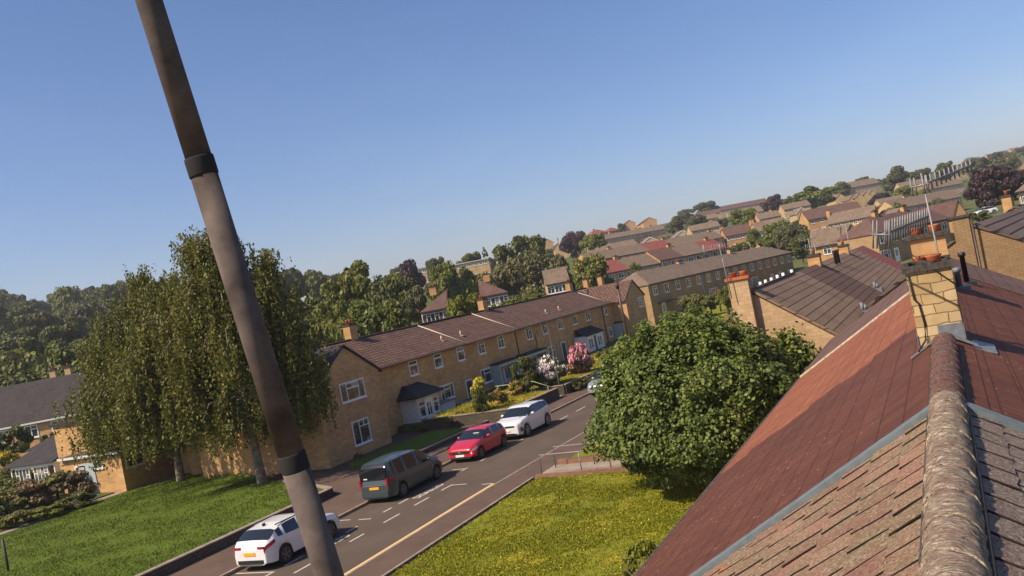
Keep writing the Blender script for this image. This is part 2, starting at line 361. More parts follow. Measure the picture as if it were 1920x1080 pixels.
def building(name, label, cat, p1, p2, ze, h=5.0, depth=7.5, rise=2.2, wall='stone_far', roofs=None, over=.3, chim=(), wins=None, low=True,
             endwins=(), group=None, hip0=False, hip1=False, drop=3.0, gaps=(), fascia=False, style='two', doors=(), endw_at='x0'):
    p1 = Vector((p1[0], p1[1])); p2 = Vector((p2[0], p2[1])); L = (p2-p1).length; rz = math.atan2(p2.y-p1.y, p2.x-p1.x)
    root = empty(name, (p1.x, p1.y, ze-h), rz); tag(root, label, cat, group)
    root['_h'] = 0; del root['_h']
    b = MB(); t = .02
    yr = depth/2
    # wall shell with gables
    for x, rev in ((0, True), (L, False)):
        hip = hip0 if x == 0 else hip1
        pts = [(x, 0, -drop), (x, depth, -drop), (x, depth, h), (x, yr, h+rise*(0 if hip else .97)), (x, 0, h)]
        if hip: pts.pop(3)
        b.quad(*(pts[::-1] if rev else pts))
    b.quad((0, 0, -drop), (L, 0, -drop), (L, 0, h), (0, 0, h)); b.quad((L, depth, -drop), (0, depth, -drop), (0, depth, h), (L, depth, h))
    b.build('wall', M[wall], root)
    sl = rise/yr; zo = h-over*sl
    roofs = roofs or [(0, 1, 'roof_grey')]
    for f0, f1, mt in roofs:
        x0 = L*f0-(over*.5 if f0 == 0 else 0); x1 = L*f1+(over*.5 if f1 == 1 else 0)
        a0 = x0+(yr if (hip0 and f0 == 0) else 0); a1 = x1-(yr if (hip1 and f1 == 1) else 0)
        r = MB(); T = .13; zt = .10
        r.slab([(x0, -over, zo+zt), (x1, -over, zo+zt), (a1, yr, h+rise+zt), (a0, yr, h+rise+zt)], T)
        r.slab([(x1, depth+over, zo+zt), (x0, depth+over, zo+zt), (a0, yr, h+rise+zt+.003), (a1, yr, h+rise+zt+.003)], T)
        if hip0 and f0 == 0: r.slab([(x0, depth+over, zo+zt), (x0, -over, zo+zt), (a0, yr, h+rise+zt+.002)], T)
        if hip1 and f1 == 1: r.slab([(x1, -over, zo+zt), (x1, depth+over, zo+zt), (a1, yr, h+rise+zt+.002)], T)
        r.build('roof', M[mt], root)
    g = MB(); g.box(-.1, L+.1, -over-.08, -over+.02, zo-.10, zo+.06); g.build('gutter', M['offwhite' if fascia else 'dark_wood'], root)
    if fascia:
        for x in (0,):
            k = MB()
            for s in (0, 1):
                ya, yb = (-over, yr) if s == 0 else (yr, depth+over)
                za, zb = (zo, h+rise) if s == 0 else (h+rise, zo)
                k.quad((x-over*.5-.03, ya, za-.16), (x-over*.5-.03, ya, za+.10), (x-over*.5-.03, yb, zb+.10), (x-over*.5-.03, yb, zb-.16))
            k.build('bargeboard', M['white'], root)
    for c in chim:
        f, fy = c[0], c[1]; zr = h+rise-abs(fy-.5)*2*rise
        add_chimney(root, L*f, depth*fy, zr-.4, h+rise+c[2], c[3] if len(c) > 3 else .9, .6, wall if wall != 'stone_shaded' else 'stone_far', 2)
    if wins:
        n, ww, wh = wins
        for i in range(n):
            fx = (i+.5)/n
            if any(a <= fx <= b_ for a, b_ in gaps): continue
            add_window(root, L*fx, -.0, h-.45-wh, ww, wh, style, 0, True)
            if low:
                if i % 4 == 1: add_door(root, L*fx, 0, .1, mat=('white', 'door_grey', 'dark_wood')[i//4 % 3])
                elif i % 4 != 2: add_window(root, L*fx, 0, .85, ww*1.5, wh*1.05, 'three', 0, True)
    for (fy, z, ww, wh) in endwins:
        add_window(root, 0, depth*fy, z, ww, wh, 'two', -math.pi/2, True)
    return root
# ================================================================ the terrace across the street
def shift_build(mb, name, mats, root):
    l = root.location; mb.v = [(x-l.x, y-l.y, z-l.z) for x, y, z in mb.v]; return mb.build(name, mats, root)
YF, YW, YR, ZE, ZR = 36.0, 34.2, 40.0, 5.0, 6.98
t1 = empty('terraced_house', (40.9, 34.2, 0))
tag(t1, 'long honey stone terrace across the street, brown tiled roof, gabled wing at each end', 'terraced house')
TL = t1.location
X0, X1, X2, X3 = 40.9, 47.4, 98.2, 105.2
w_ = MB(); w_.box(X1, X2, YF, 44, -1, ZE-.02)
shift_build(w_, 'wall', M['stone'], t1)
for (a, b, nm, mt) in ((X0, X1, 'gable_wing', 'stone'), (X2, X3, 'gable_wing', 'stone')):
    g = MB(); xm = (a+b)/2
    g.quad((a, YW, -1), (b, YW, -1), (b, YW, ZE+.05), (xm, YW, ZR-.06), (a, YW, ZE+.05))
    g.quad((a, 44.5, -1), (a, YW, -1), (a, YW, ZE+.05), (a, 44.5, ZE+.05)); g.quad((b, YW, -1), (b, 44.5, -1), (b, 44.5, ZE+.05), (b, YW, ZE+.05))
    g.quad((b, 44.5, -1), (a, 44.5, -1), (a, 44.5, ZE+.05), (xm, 44.5, ZR), (b, 44.5, ZE+.05))
    shift_build(g, nm, M[mt], t1)
    r = MB(); o = .28; sl = (ZR-ZE)/((b-a)/2); ze = ZE-o*sl+.08
    r.slab([(xm, YW-.12, ZR+.1), (xm, 44.6, ZR+.1), (a-o, 44.6, ze), (a-o, YW-.12, ze)], .12)
    r.slab([(xm, 44.6, ZR+.103), (xm, YW-.12, ZR+.103), (b+o, YW-.12, ze), (b+o, 44.6, ze)], .12)
    shift_build(r, 'wing_roof', M['roof_dark' if a == X0 else 'roof_t1'], t1)
    v = MB()
    for (xa, xb) in ((a-o, xm), (b+o, xm)):
        v.tube([(xa, YW-.08, ze-.02), (xb, YW-.08, ZR+.08)], .055, 5, smooth=False)
    shift_build(v, 'verge', M['dark_wood'], t1)
xs = [X1+.25, aty(872, 636, 35.7).x, aty(966, 611, 35.7).x, aty(1142, 563, 35.7).x, X2-.2]
SLP = (ZR-ZE)/(YR-YF)
for i in range(4):
    r = MB(); dz = (.10, .07, .10, .07)[i]
    r.slab([(xs[i], YF-.35, ZE-.35*SLP+dz), (xs[i+1]-.0, YF-.35, ZE-.35*SLP+dz), (xs[i+1]-.0, YR, ZR+dz), (xs[i]-(2.9 if i == 0 else 0), YR, ZR+dz)], .12)
    r.slab([(xs[i+1], 44.3, ZE-.3*SLP+dz), (xs[i]-(2.9 if i == 0 else 0), 44.3, ZE-.3*SLP+dz), (xs[i]-(2.9 if i == 0 else 0), YR, ZR+dz+.003), (xs[i+1], YR, ZR+dz+.003)], .12)
    shift_build(r, 'roof', M['roof_t1'], t1)
for x in (xs[1], xs[2], xs[3], 49.3):
    v = MB(); x2 = x if x != 49.3 else 45.0
    v.tube([(x, YF-.36, ZE-.35*SLP+.13), (x2, YR, ZR+.13)], .05, 5)
    shift_build(v, 'verge_line', M['mortar'], t1)
v = MB(); v.tube([(44.5, YR, ZR+.13), (X2+3, YR, ZR+.13)], .09, 6); shift_build(v, 'ridge_tiles', M['roof_dark'], t1)
v = MB(); v.tube([(X1+.1, YF-.42, ZE-.16), (X2, YF-.42, ZE-.16)], .06, 6); shift_build(v, 'gutter', M['pipe'], t1)
def pipe(x, y, z0=0, z1=4.9, r=.045):
    v = MB(); v.tube([(x, y-.05, z0), (x, y-.05, z1-.25), (x, y-.38, z1)], r, 6); shift_build(v, 'downpipe', M['pipe'], t1)
pipe(X1+.25, YF, .9); pipe(aty(965, 625, YF).x, YF); pipe(aty(1128, 580, YF).x, YF); pipe(aty(1003, 630, YF).x, YF, 2.6, 4.2, .03)
def t1win(px, py, w, h, st, y=YF):
    p = aty(px, py, y); add_window(t1, p.x-TL.x, y-TL.y, p.z-h/2, w, h, st)
z3 = lambda x, y: (560+x/3.1775, 560+y/3.1775)
z4 = lambda x, y: (840+x/3.6, 500+y/3.6)
for (q, w, h, st) in ((z3(682, 412), 1.15, 1.1, 'top'), (z3(828, 368), 1.15, 1.1, 'top'), (z3(963, 328), 1.15, 1.1, 'top'), (z3(1087, 290), 1.15, 1.1, 'side'),
                      (z3(1202, 257), 1.15, 1.1, 'two'), (z4(545, 450), 1.3, 1.15, 'side'), (z4(650, 415), 1.15, 1.15, 'two'), (z4(755, 385), 1.2, 1.1, 'two'),
                      (z4(852, 355), 1.3, 1.1, 'side'), (z4(940, 330), 1.3, 1.1, 'two'), (z4(1062, 293), 1.0, 1.1, 'two'), (z4(1132, 275), 1.1, 1.1, 'two'),
                      (z3(885, 552), 2.0, 1.15, 'three'), (z3(1125, 455), 2.3, 1.2, 'three'), (z4(700, 580), 1.6, 1.3, 'two'), (z4(888, 515), 2.4, 1.25, 'four'),
                      (z4(1095, 440), 1.1, 1.1, 'side')):
    t1win(q[0], q[1], w, h, st)
for (q, w, h, st) in ((z3(320, 546), 2.5, 1.2, 'three'), (z3(374, 790), 1.75, 1.5, 'side'), (z4(1300, 238), 1.9, 1.2, 'three'), (z4(1333, 390), 1.5, 1.5, 'two')):
    t1win(q[0], q[1], w, h, st, YW)
def t1door(px, py, mat, glaz=False, y=YF, w=.95):
    p = aty(px, py, y); add_door(t1, p.x-TL.x, y-TL.y, p.z, w, 2.1, mat, glaz)
for q, mt, gl in ((z3(1040, 640), 'dark_wood', False), (z4(800, 650), 'dark_wood', False)):
    t1door(q[0], q[1], mt, gl)
# near porch: hipped slate roof on white walls
pa, pb, py_ = aty(788, 790, 34.6).x, aty(829, 780, 34.6).x, 34.6
m = MB(); m.box(pa, pa+.10, py_, YF, -.3, 2.3); m.box(pb-.1, pb, py_, YF, -.3, 2.3); m.box(pa+.1, pb-.1, py_+.02, py_+.12, 1.95, 2.3)
shift_build(m, 'porch_frame', M['offwhite'], t1)
m = MB(); m.box(pa+.1, pb-.1, py_+.03, py_+.13, -.3, .75); shift_build(m, 'porch_wall', M['stone'], t1)
m = MB(); m.slab([(pa-.35, py_-.4, 2.3), (pb+.35, py_-.4, 2.3), (pb-.5, YF-.3, 3.15), (pa+.6, YF-.3, 3.15)], .08)
m.slab([(pa-.35, YF-.01, 2.3), (pa-.35, py_-.4, 2.3), (pa+.6, YF-.3, 3.152), (pa+.6, YF-.01, 3.152)], .08)
m.slab([(pb+.35, py_-.4, 2.3), (pb+.35, YF-.01, 2.3), (pb-.5, YF-.01, 3.154), (pb-.5, YF-.3, 3.154)], .08)
shift_build(m, 'porch_roof', M['roof_dark'], t1)
pw = pb-pa
add_window(t1, pa+pw*.2-TL.x, py_+.03-TL.y, .78, pw*.28, 1.15, 'top'); add_window(t1, pb-pw*.17-TL.x, py_+.03-TL.y, .78, pw*.24, 1.15, 'top')
add_door(t1, (pa+pb)/2+.02-TL.x, py_-.0-TL.y, -.1, pw*.32, 2.05, 'white', True)
# canopies and porches further along
def canopy(pxl, pxr, pyl, pyr, d=1.1, z=2.45, pitched=False, door='door_grey', n=2):
    xa, xb = aty(pxl, pyl, YF-d).x, aty(pxr, pyr, YF-d).x
    m = MB()
    if not pitched: m.box(xa, xb, YF-d, YF-.01, z, z+.14)
    else: m.slab([(xa-.1, YF-d-.1, z), (xb+.1, YF-d-.1, z), (xb-.2, YF-.01, z+.75), (xa+.2, YF-.01, z+.75)], .1)
    shift_build(m, 'canopy', M['roof_dark'], t1)
    m = MB(); m.box(xa+.05, xa+.13, YF-d+.05, YF, -.3, z-.01); m.box(xb-.13, xb-.05, YF-d+.05, YF, -.3, z-.01); m.box(xa+.13, xb-.13, YF-d+.06, YF-d+.14, z-.24, z-.02)
    shift_build(m, 'porch_frame', M['white' if pitched else 'door_grey'], t1)
    for i in range(n):
        add_door(t1, xa+(xb-xa)*(i+.5)/n-TL.x, YF-(d-.1 if pitched or n == 1 else .02)-TL.y, .0, (xb-xa)/n*.72, 2.1, door if i == 0 else ('dark_wood' if pitched is None else door), True)
canopy(936, 974, 686, 676, .9); canopy(988, 1026, 668, 656, 1.1, door='offwhite'); canopy(1098, 1131, 630, 620, 1.3, 2.35, True, 'white', 2)
canopy(1166, 1190, 612, 606, 1.0, 2.4, False, 'white', 1)
b = MB(); bx = aty(826, 770, 35).x; b.box(bx, bx+2.1, 34.9, YF-.02, -.2, 1.15); b.box(bx-.1, bx+2.2, 34.75, YF-.01, 1.153, 1.22, 1)
shift_build(b, 'bin_store', [M['offwhite'], M['leadstrip']], t1)
# chimneys and roof vents
for (px, py, ytop) in ((655, 612, 40.2), (903, 562, 40.2), (1066, 533, 40.2), (1098, 525, 42), (1125, 520, 40.2)):
    p = aty(px, py, ytop); add_chimney(t1, p.x-TL.x, ytop-TL.y, ZR-.4, ZR+1.25, .85, .6, 'stone_far', 2)
p = atx(553, 650, 44.2); add_chimney(t1, 44.2-TL.x, min(p.y, 44)-TL.y, ZR-.6, ZR+1.2, .8, .7, 'stone_far', 2)
for (px, py) in ((829, 642), (864, 628), (1023, 585), (1047, 578)):
    p = aty(px, py, 37); v = MB(); v.tube([(p.x, 37, ZE+.42), (p.x, 37, ZE+.95)], .06, 8); v.box(p.x-.2, p.x+.2, 36.7, 37.2, ZE+.5, ZE+.55)
    shift_build(v, 'roof_vent', M['mortar'], t1)
# ================================================================ second terrace
a, b = at(1215, 537, 126), at(1482, 469, 170)
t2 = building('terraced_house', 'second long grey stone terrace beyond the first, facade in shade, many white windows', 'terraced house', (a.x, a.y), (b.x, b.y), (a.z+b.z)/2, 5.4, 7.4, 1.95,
              'stone_shaded', [(0, .31, 'roof_grey'), (.31, 1, 'roof_grey')], chim=((.31, .5, .5), (.66, .5, .9)), wins=(16, 1.35, 1.35), low=False, hip0=True, hip1=True, drop=3)
L2 = (Vector((b.x, b.y))-Vector((a.x, a.y))).length
for f in (.17, .36, .66): add_window(t2, L2*f, 0, .75, 3.0, 1.7, 'four', 0, True)
for f in (.06, .48, .80, .87, .95): add_door(t2, L2*f, 0, 0, 1.0, 2.1, 'offwhite' if f > .7 else 'white')
g = MB(); g.box(L2*.03, L2*.11, -1.2, -.01, 2.3, 2.42); g.build('canopy', M['dark_wood'], t2)
v = MB(); v.tube([(L2*.30, -.08, 0), (L2*.30, -.08, 5.2)], .05, 6); v.build('downpipe', M['offwhite'], t2)
# ================================================================ our own roof, right under the camera
RY, RZ, SL = .2, 6.72, .589
own = empty('terraced_house', (0, RY, -.6)); tag(own, 'nearest terrace, its mossy then brown and orange tiled roof running away below the camera', 'terraced house')
def ob(mb, name, mats, par=None):
    mb.v = [(x, y-RY, z+.6) for x, y, z in mb.v]; return mb.build(name, mats, par or own)
EW = 3.95; XE = 33.0
def rz_(dy): return RZ-SL*abs(dy)
m = MB(); m.box(-8, XE-.2, RY-EW+.35, RY+EW-.35, -.6, 4.25)
m.quad((XE-.2, RY-EW+.35, 4.2), (XE-.2, RY+EW-.35, 4.2), (XE-.2, RY, RZ-.12)); ob(m, 'wall', M['stone'])
random.seed(5)
C30, S30 = 1/math.hypot(1, SL), SL/math.hypot(1, SL)
def smooth_slope(x0, x1, side, mat, name, st0=0, st1=0, lift=.0, zone=None, label=None):
    """slope laid in courses: each course a thin tilted strip whose lower edge stands 8 mm above the next"""
    m = MB(); n = 14; g = EW/n
    for i in range(n):
        a, b_ = i*g, (i+1)*g+.006
        e0 = x0+(st0 if (i//2) % 2 else 0); e1 = x1+(st1 if (i//2) % 2 else 0)
        za, zb = rz_(a)+lift, rz_(b_)+lift+.009
        p = [(e0, RY+side*b_, zb), (e1, RY+side*b_, zb), (e1, RY+side*a, za), (e0, RY+side*a, za)]
        if side > 0: p = p[::-1]
        m.slab(p, .012)
    # deck below
    p = [(x0, RY+side*EW, rz_(EW)-.02+lift), (x1, RY+side*EW, rz_(EW)-.02+lift), (x1, RY, RZ-.02+lift), (x0, RY, RZ-.02+lift)]
    if side > 0: p = p[::-1]
    m.slab(p, .06)
    o = ob(m, name, M[mat]); 
    if label: o['label'] = label
    return o
for side in (1, -1):
    smooth_slope(7.62, 15.0, side, 'roof_brown_near', 'tiled_roof', 0, .30, 0)
    smooth_slope(15.0, 25.0, side, 'roof_orange_near' if side > 0 else 'roof_brown_near', 'tiled_roof', .30, 0, -.002 if side > 0 else -.002, label='orange tiled stretch of roof' if side > 0 else None)
    smooth_slope(25.04, XE, side, 'roof_purple', 'tiled_roof', 0, 0, .02)
    m = MB(); p = [(24.93, RY+side*EW, rz_(EW)+.05), (25.07, RY+side*EW, rz_(EW)+.05), (25.07, RY+side*.1, rz_(.1)+.05), (24.93, RY+side*.1, rz_(.1)+.05)]
    m.slab(p[::-1] if side > 0 else p, .08)
    if side > 0: ob(m, 'verge_line', M['mortar'])
    # verge strip between mossy and plain tiles
    m = MB(); p = [(7.47, RY+side*(EW+.05), rz_(EW+.05)+.055), (7.62, RY+side*(EW+.05), rz_(EW+.05)+.055), (7.62, RY+side*.12, rz_(.12)+.055), (7.47, RY+side*.12, rz_(.12)+.055)]
    m.slab(p[::-1] if side > 0 else p, .13); ob(m, 'verge_strip', M['leadstrip'])
    m = MB(); m.tube([(7.6, RY+side*(EW+.05), rz_(EW)-.06), (XE, RY+side*(EW+.05), rz_(EW)-.06)], .05, 8)
    ob(m, 'gutter', M['cement'])
# mossy interlocking tiles
def mossmat(name, base1, base2, moss, lichen, orange, stretch=None):
    m, nt, b = newmat(name); p0_ = pos(nt); p = p0_
    if stretch:
        mp_ = nt.nodes.new('ShaderNodeMapping'); mp_.inputs['Scale'].default_value = stretch; nt.links.new(p0_, mp_.inputs['Vector']); p = mp_.outputs[0]
    if True: pass
    g = nt.nodes.new('ShaderNodeNewGeometry')
    c = ramp(nt, g.outputs['Random Per Island'], [(0, base1), (1, base2)])
    n1 = noise_t(nt, p, 2.2, 4, .7); n2 = noise_t(nt, p, 34, 5, .75); n3 = noise_t(nt, p, 75, 4, .8)
    c = mix(nt, c, moss, ramp(nt, n1, [(.42, (0, 0, 0)), (.62, (.8, .8, .8))]))
    c = mix(nt, c, lichen, mix(nt, ramp(nt, n2, [(.50, (0, 0, 0)), (.60, (1, 1, 1))]), ramp(nt, n1, [(.3, (.25, .25, .25)), (.6, (.9, .9, .9))]), 1.0, 'MULTIPLY'))
    c = mix(nt, c, (.045, .033, .03), ramp(nt, n3, [(.38, (1, 1, 1)), (.48, (0, 0, 0))]))
    v = nt.nodes.new('ShaderNodeTexVoronoi'); v.inputs['Scale'].default_value = 1.6; nt.links.new(p, v.inputs['Vector'])
    c = mix(nt, c, orange, mix(nt, ramp(nt, v.outputs['Distance'], [(.06, (1, 1, 1)), (.11, (0, 0, 0))]), ramp(nt, n2, [(.45, (0, 0, 0)), (.52, (1, 1, 1))]), 1.0, 'MULTIPLY'))
    nt.links.new(c, b.inputs['Base Color']); b.inputs['Roughness'].default_value = .95; b.inputs['Specular IOR Level'].default_value = .15
    q = nt.nodes.new('ShaderNodeMath'); q.operation = 'ADD'; nt.links.new(n2, q.inputs[0]); nt.links.new(n3, q.inputs[1])
    bump(nt, q.outputs[0], b, .8, .012)
    return m
M['moss_left'] = mossmat('lichened_sunlit_tiles', (.25, .125, .09), (.38, .21, .145), (.21, .165, .095), (.47, .36, .24), (.62, .16, .04))  # lichened tiles of the left slope, sunlit pink put into the colour
M['moss_right'] = mossmat('lichened_shaded_tiles', (.22, .15, .135), (.28, .20, .17), (.17, .14, .10), (.48, .42, .34), (.45, .25, .08))  # same lichened tiles on the right slope, shade put into the colour
M['moss_ridge'] = mossmat('lichened_ridge_tile', (.20, .13, .10), (.26, .18, .135), (.27, .22, .15), (.66, .56, .42), (.65, .20, .04), (1.5, .42, .42))
M['ridge_plain'] = mossmat('brown_ridge_tile', (.16, .07, .06), (.18, .085, .07), (.12, .07, .06), (.33, .24, .18), (.3, .15, .08))
M['lap_shade'] = plain('painted_lap_shade', (.035, .025, .022), .95, var=.5, scale=30)  # shadow line at each tile lap, put into the edge colour
TWD, G = .335, .31
for side in (1, -1):
    m = MB(); ncrs = 15
    for i in range(ncrs):
        for j in range(-9, 23):
            x0 = j*TWD-.02+(0.17 if i % 2 else 0); x1 = x0+TWD-random.uniform(.006,.014)
            if x0 > 7.4: continue
            x1 = min(x1, 7.46)
            a = (.04+i*.262); b_ = a+.262+.035
            if b_ > EW+.1: b_ = EW+.1
            za, zb = rz_(a)+.0+random.uniform(-.004, .004), rz_(b_)+.014+random.uniform(-.006, .006)
            k = 5; tw = random.uniform(-.007, .007)
            # tile surface with two shallow waves across its width
            n = len(m.v)
            for r_ in range(3):
                for c_ in range(k+1):
                    f = c_/k; g_ = r_/2
                    bumpz = .007*(1-f)**1.5+(.003 if c_ == 2 else 0)
                    xx = x0+(x1-x0)*f; yy = a+(b_-a)*g_+noise.noise(Vector((xx*7, g_*3+i, side)))*.008*g_*2
                    m.v.append((xx, RY+side*yy, za+(zb-za)*g_+bumpz+tw*(f-.5)+noise.noise(Vector((xx*9, yy*9, i)))*.006))
            for r_ in range(2):
                for c_ in range(k):
                    q = (n+r_*(k+1)+c_, n+r_*(k+1)+c_+1, n+(r_+1)*(k+1)+c_+1, n+(r_+1)*(k+1)+c_)
                    m.f.append(q if side < 0 else q[::-1]); m.m.append(0); m.sm.append(True)
            for r_ in range(2):    # side edge of the raised lap
                p0 = m.v[n+r_*(k+1)]; p1 = m.v[n+(r_+1)*(k+1)]; n2_ = len(m.v)
                m.v += [p0, p1, (p1[0]+.004, p1[1], p1[2]-.013), (p0[0]+.004, p0[1], p0[2]-.013)]; m.f.append((n2_, n2_+1, n2_+2, n2_+3)); m.m.append(1); m.sm.append(False)
            # butt end
            for c_ in range(k):
                p0 = m.v[n+2*(k+1)+c_]; p1 = m.v[n+2*(k+1)+c_+1]
                n2_ = len(m.v); m.v += [p0, p1, (p1[0], p1[1], p1[2]-.02), (p0[0], p0[1], p0[2]-.02)]
                m.f.append((n2_, n2_+1, n2_+2, n2_+3)); m.m.append(0); m.sm.append(False)
    o = ob(m, 'mossy_tiled_roof', [M['moss_left' if side > 0 else 'moss_right'], M['lap_shade']])
    m = MB(); p = [(-3.2, RY+side*EW, rz_(EW)-.03), (7.5, RY+side*EW, rz_(EW)-.03), (7.5, RY, RZ-.03), (-3.2, RY, RZ-.03)]
    m.slab(p[::-1] if side > 0 else p, .06); ob(m, 'underlay', M['dark_wood'])
# ridge tiles, each a thick half round
def ridge_tile(x0, x1, r, amp, mat):
    m = MB(); k = 14; nx = max(2, int((x1-x0)/.03)); n = 0
    for i in range(nx+1):
        x = x0+(x1-x0)*i/nx; rr = r*(1+.03*(1-i/nx)) + (.004 if i < 2 else 0)
        for j in range(k+1):
            t = math.pi*j/k*1.16-.08*math.pi
            d = amp*noise.noise(Vector((x*11, math.cos(t)*3, math.sin(t)*3)))+amp*.8*noise.noise(Vector((x*45, math.cos(t)*5, 7)))
            m.v.append((x, RY+math.cos(t)*(rr+d), RZ-.025+math.sin(t)*(rr+d)*.95))
    for i in range(nx):
        for j in range(k):
            q = (i*(k+1)+j, i*(k+1)+j+1, (i+1)*(k+1)+j+1, (i+1)*(k+1)+j); m.f.append(q); m.m.append(0); m.sm.append(True)
    for i in (0, nx):
        m.f.append(tuple(i*(k+1)+j for j in range(k+1))[::-1 if i == 0 else 1]); m.m.append(0); m.sm.append(False)
    return ob(m, 'ridge_tile', M[mat])
x = -1.0
while x < 11.0:
    moss = x < 7.25
    ridge_tile(x, x+.455, .128, .013 if moss else .006, 'moss_ridge' if moss else 'ridge_plain'); x += .45
m = MB(); m.tube([(12.3, RY, RZ+.03), (XE, RY, RZ+.03)], .13, 10); ob(m, 'ridge_tiles', M['ridge_plain'])
for side in (1, -1):      # mortar bed along the ridge
    m = MB(); m.tube([(-1, RY+side*.135, rz_(.135)+.012), (11, RY+side*.135, rz_(.135)+.012)], .02, 6); ob(m, 'ridge_bedding', M['cement'])
# chimney of the near house
cx0, cx1, cy0, cy1 = 11.60, 12.08, -.02, .48
m = MB(); m.box(cx0, cx1, cy0, cy1, 5.6, 7.52)
ch = ob(m, 'chimney', M['ashlar'])
m = MB(); m.box(cx0-.035, cx1+.035, cy0-.035, cy1+.035, 7.523, 7.59)
for i in range(26):
    a = random.random()*(cx1-cx0)+cx0; b_ = random.random()*(cy1-cy0)+cy0; s_ = random.uniform(.02, .05)
    m.box(a-s_, a+s_, b_-s_, b_+s_, 7.59, 7.60+s_*.9)
ob(m, 'chimney_slab', M['cement'], None)
for (x_, y_) in ((11.80, .15), (11.95, .30)):
    m = MB(); m.tube([(x_, y_, 7.59), (x_, y_, 7.655), (x_, y_, 7.67), (x_, y_, 7.69), (x_, y_, 7.69), (x_, y_, 7.62)], [.085, .08, .095, .095, .07, .065], 16); ob(m, 'pot', M['pot'])
m = MB()   # lead apron and flashings round the stack
m.slab([(cx0-.13, cy0-.12, rz_(.32)+.045), (cx0-.02, cy0-.12, rz_(.32)+.045), (cx0-.02, RY-.05, RZ+.02), (cx0-.13, RY-.05, RZ+.02)], .02)
m.slab([(cx0-.10, RY+.05, RZ+.02), (cx0-.02, RY+.05, RZ+.02), (cx0-.02, cy1+.12, rz_(.42)+.045), (cx0-.10, cy1+.12, rz_(.42)+.045)], .02)
m.box(cx0-.012, cx0-.003, cy0, RY+.05, rz_(.3)+.02, RZ+.13); m.box(cx0-.02, cx1+.02, cy0-.012, cy0-.003, rz_(.35), RZ+.12); m.box(cx0-.02, cx1+.02, cy1+.003, cy1+.012, rz_(.35), RZ+.05)
m.slab([(cx0-.1, cy0-.3, rz_(.5)+.03), (cx1+.1, cy0-.3, rz_(.5)+.03), (cx1+.1, cy0-.013, rz_(.3)+.03), (cx0-.1, cy0-.013, rz_(.3)+.03)], .02)
ob(m, 'flashing', M['lead'])
# cable clipped down the left edge and wire bracing
m = MB(); m.tube([(cx0-.02, .46, 7.5), (cx0-.025, .44, 7.2), (cx0-.02, .40, 7.15), (cx0-.02, .38, 6.9), (cx0-.03, .40, 6.70), (cx0-.1, .5, 6.58)], .012, 5); ob(m, 'cable', M['black'])
m = MB()
for (a, b_) in (((cx0-.03, cy1, 7.45), (cx0-.03, cy0, 7.05)), ((cx0-.03, cy1-.1, 7.75), (cx0-.03, cy0-.02, 7.3))): m.tube([a, b_], .006, 4)
ob(m, 'lashing_wire', M['black'])
# second stack at the far end, soil pipe vents
m = MB(); m.box(19.0, 19.7, -.03, .60, 5.8, 7.72); m.box(18.93, 19.77, -.10, .67, 7.723, 7.80, 1); ch2 = ob(m, 'chimney', [M['stone_far'], M['cement']])
for y_ in (.12, .45): m = MB(); m.tube([(19.35, y_, 7.8), (19.35, y_, 7.92), (19.35, y_, 7.95)], [.12, .11, .13], 12); ob(m, 'pot', M['pot'])
for (x_, h_) in ((22.9, .62), (20.6, .32)):
    m = MB(); y_ = -.30 if x_ > 22 else -.12; zz = rz_(RY-y_); m.tube([(x_, y_, zz-.1), (x_, y_, zz+h_), (x_, y_, zz+h_+.01), (x_, y_, zz+h_+.10)], [.06, .055, .085, .08], 10)
    m.box(x_-.22, x_+.22, y_-.2, y_+.2, zz-.12, zz+.02); ob(m, 'vent_pipe', M['black' if x_ > 22 else 'lead'])
# ---------------------------------------------------------------- aerials
def yagi(p0, p1, n, half, vertical=False, tilt=0, r=.007, boomr=.010):
    """boom from p0 to p1 with n crossing rods and a reflector behind"""
    m = MB(); p0 = Vector(p0); p1 = Vector(p1); d = (p1-p0).normalized()
    up = Vector((0, 0, 1)); side = d.cross(up).normalized(); ax = (up if vertical else side); ax = (Matrix.Rotation(tilt, 3, d) @ ax)
    m.tube([p0, p1], boomr, 6)
    for i in range(n):
        q = p0.lerp(p1, .12+.86*i/(n-1)); m.tube([q-ax*half*(1-.25*i/n), q+ax*half*(1-.25*i/n)], r, 4)
    q = p0; oth = d.cross(ax).normalized()
    for k in (-2, -1, 1, 2): m.tube([q+oth*k*.05-ax*half*1.15, q+oth*k*.05+ax*half*1.15], r, 4)
    m.tube([q-oth*.12, q+oth*.12], r*1.3, 4)
    return m
ae = empty('tv_aerial', (12.32, .1, 7.3)); tag(ae, 'tall grey aerial mast behind the nearest chimney with two big rod arrays', 'aerial')
def lb(mb, name, mats, root): return shift_build(mb, name, mats, root)
mt = atx(1727, 325, 12.4); ml = atx(1768, 520, 12.4)
m = MB(); m.tube([(12.4, ml.y, 7.0), (12.4, ml.y, ml.z), mt], .0115, 8); lb(m, 'mast', M['alu'], ae)
e = at(1822, 310, 12.4); s0 = at(1724, 348, 11.1)
lb(yagi(s0, e, 11, .10, True, 0, .011, .016), 'rod_array', M['alu'], ae)
e = at(1652, 440, 10.6); s0 = at(1740, 406, 11.4)
lb(yagi(e, s0, 17, .15, True, .2, .010, .015), 'rod_array', M['alu'], ae)
# ================================================================ neighbours
def bvec(deg): return Fv*math.cos(R(deg))+Rv*math.sin(R(deg))
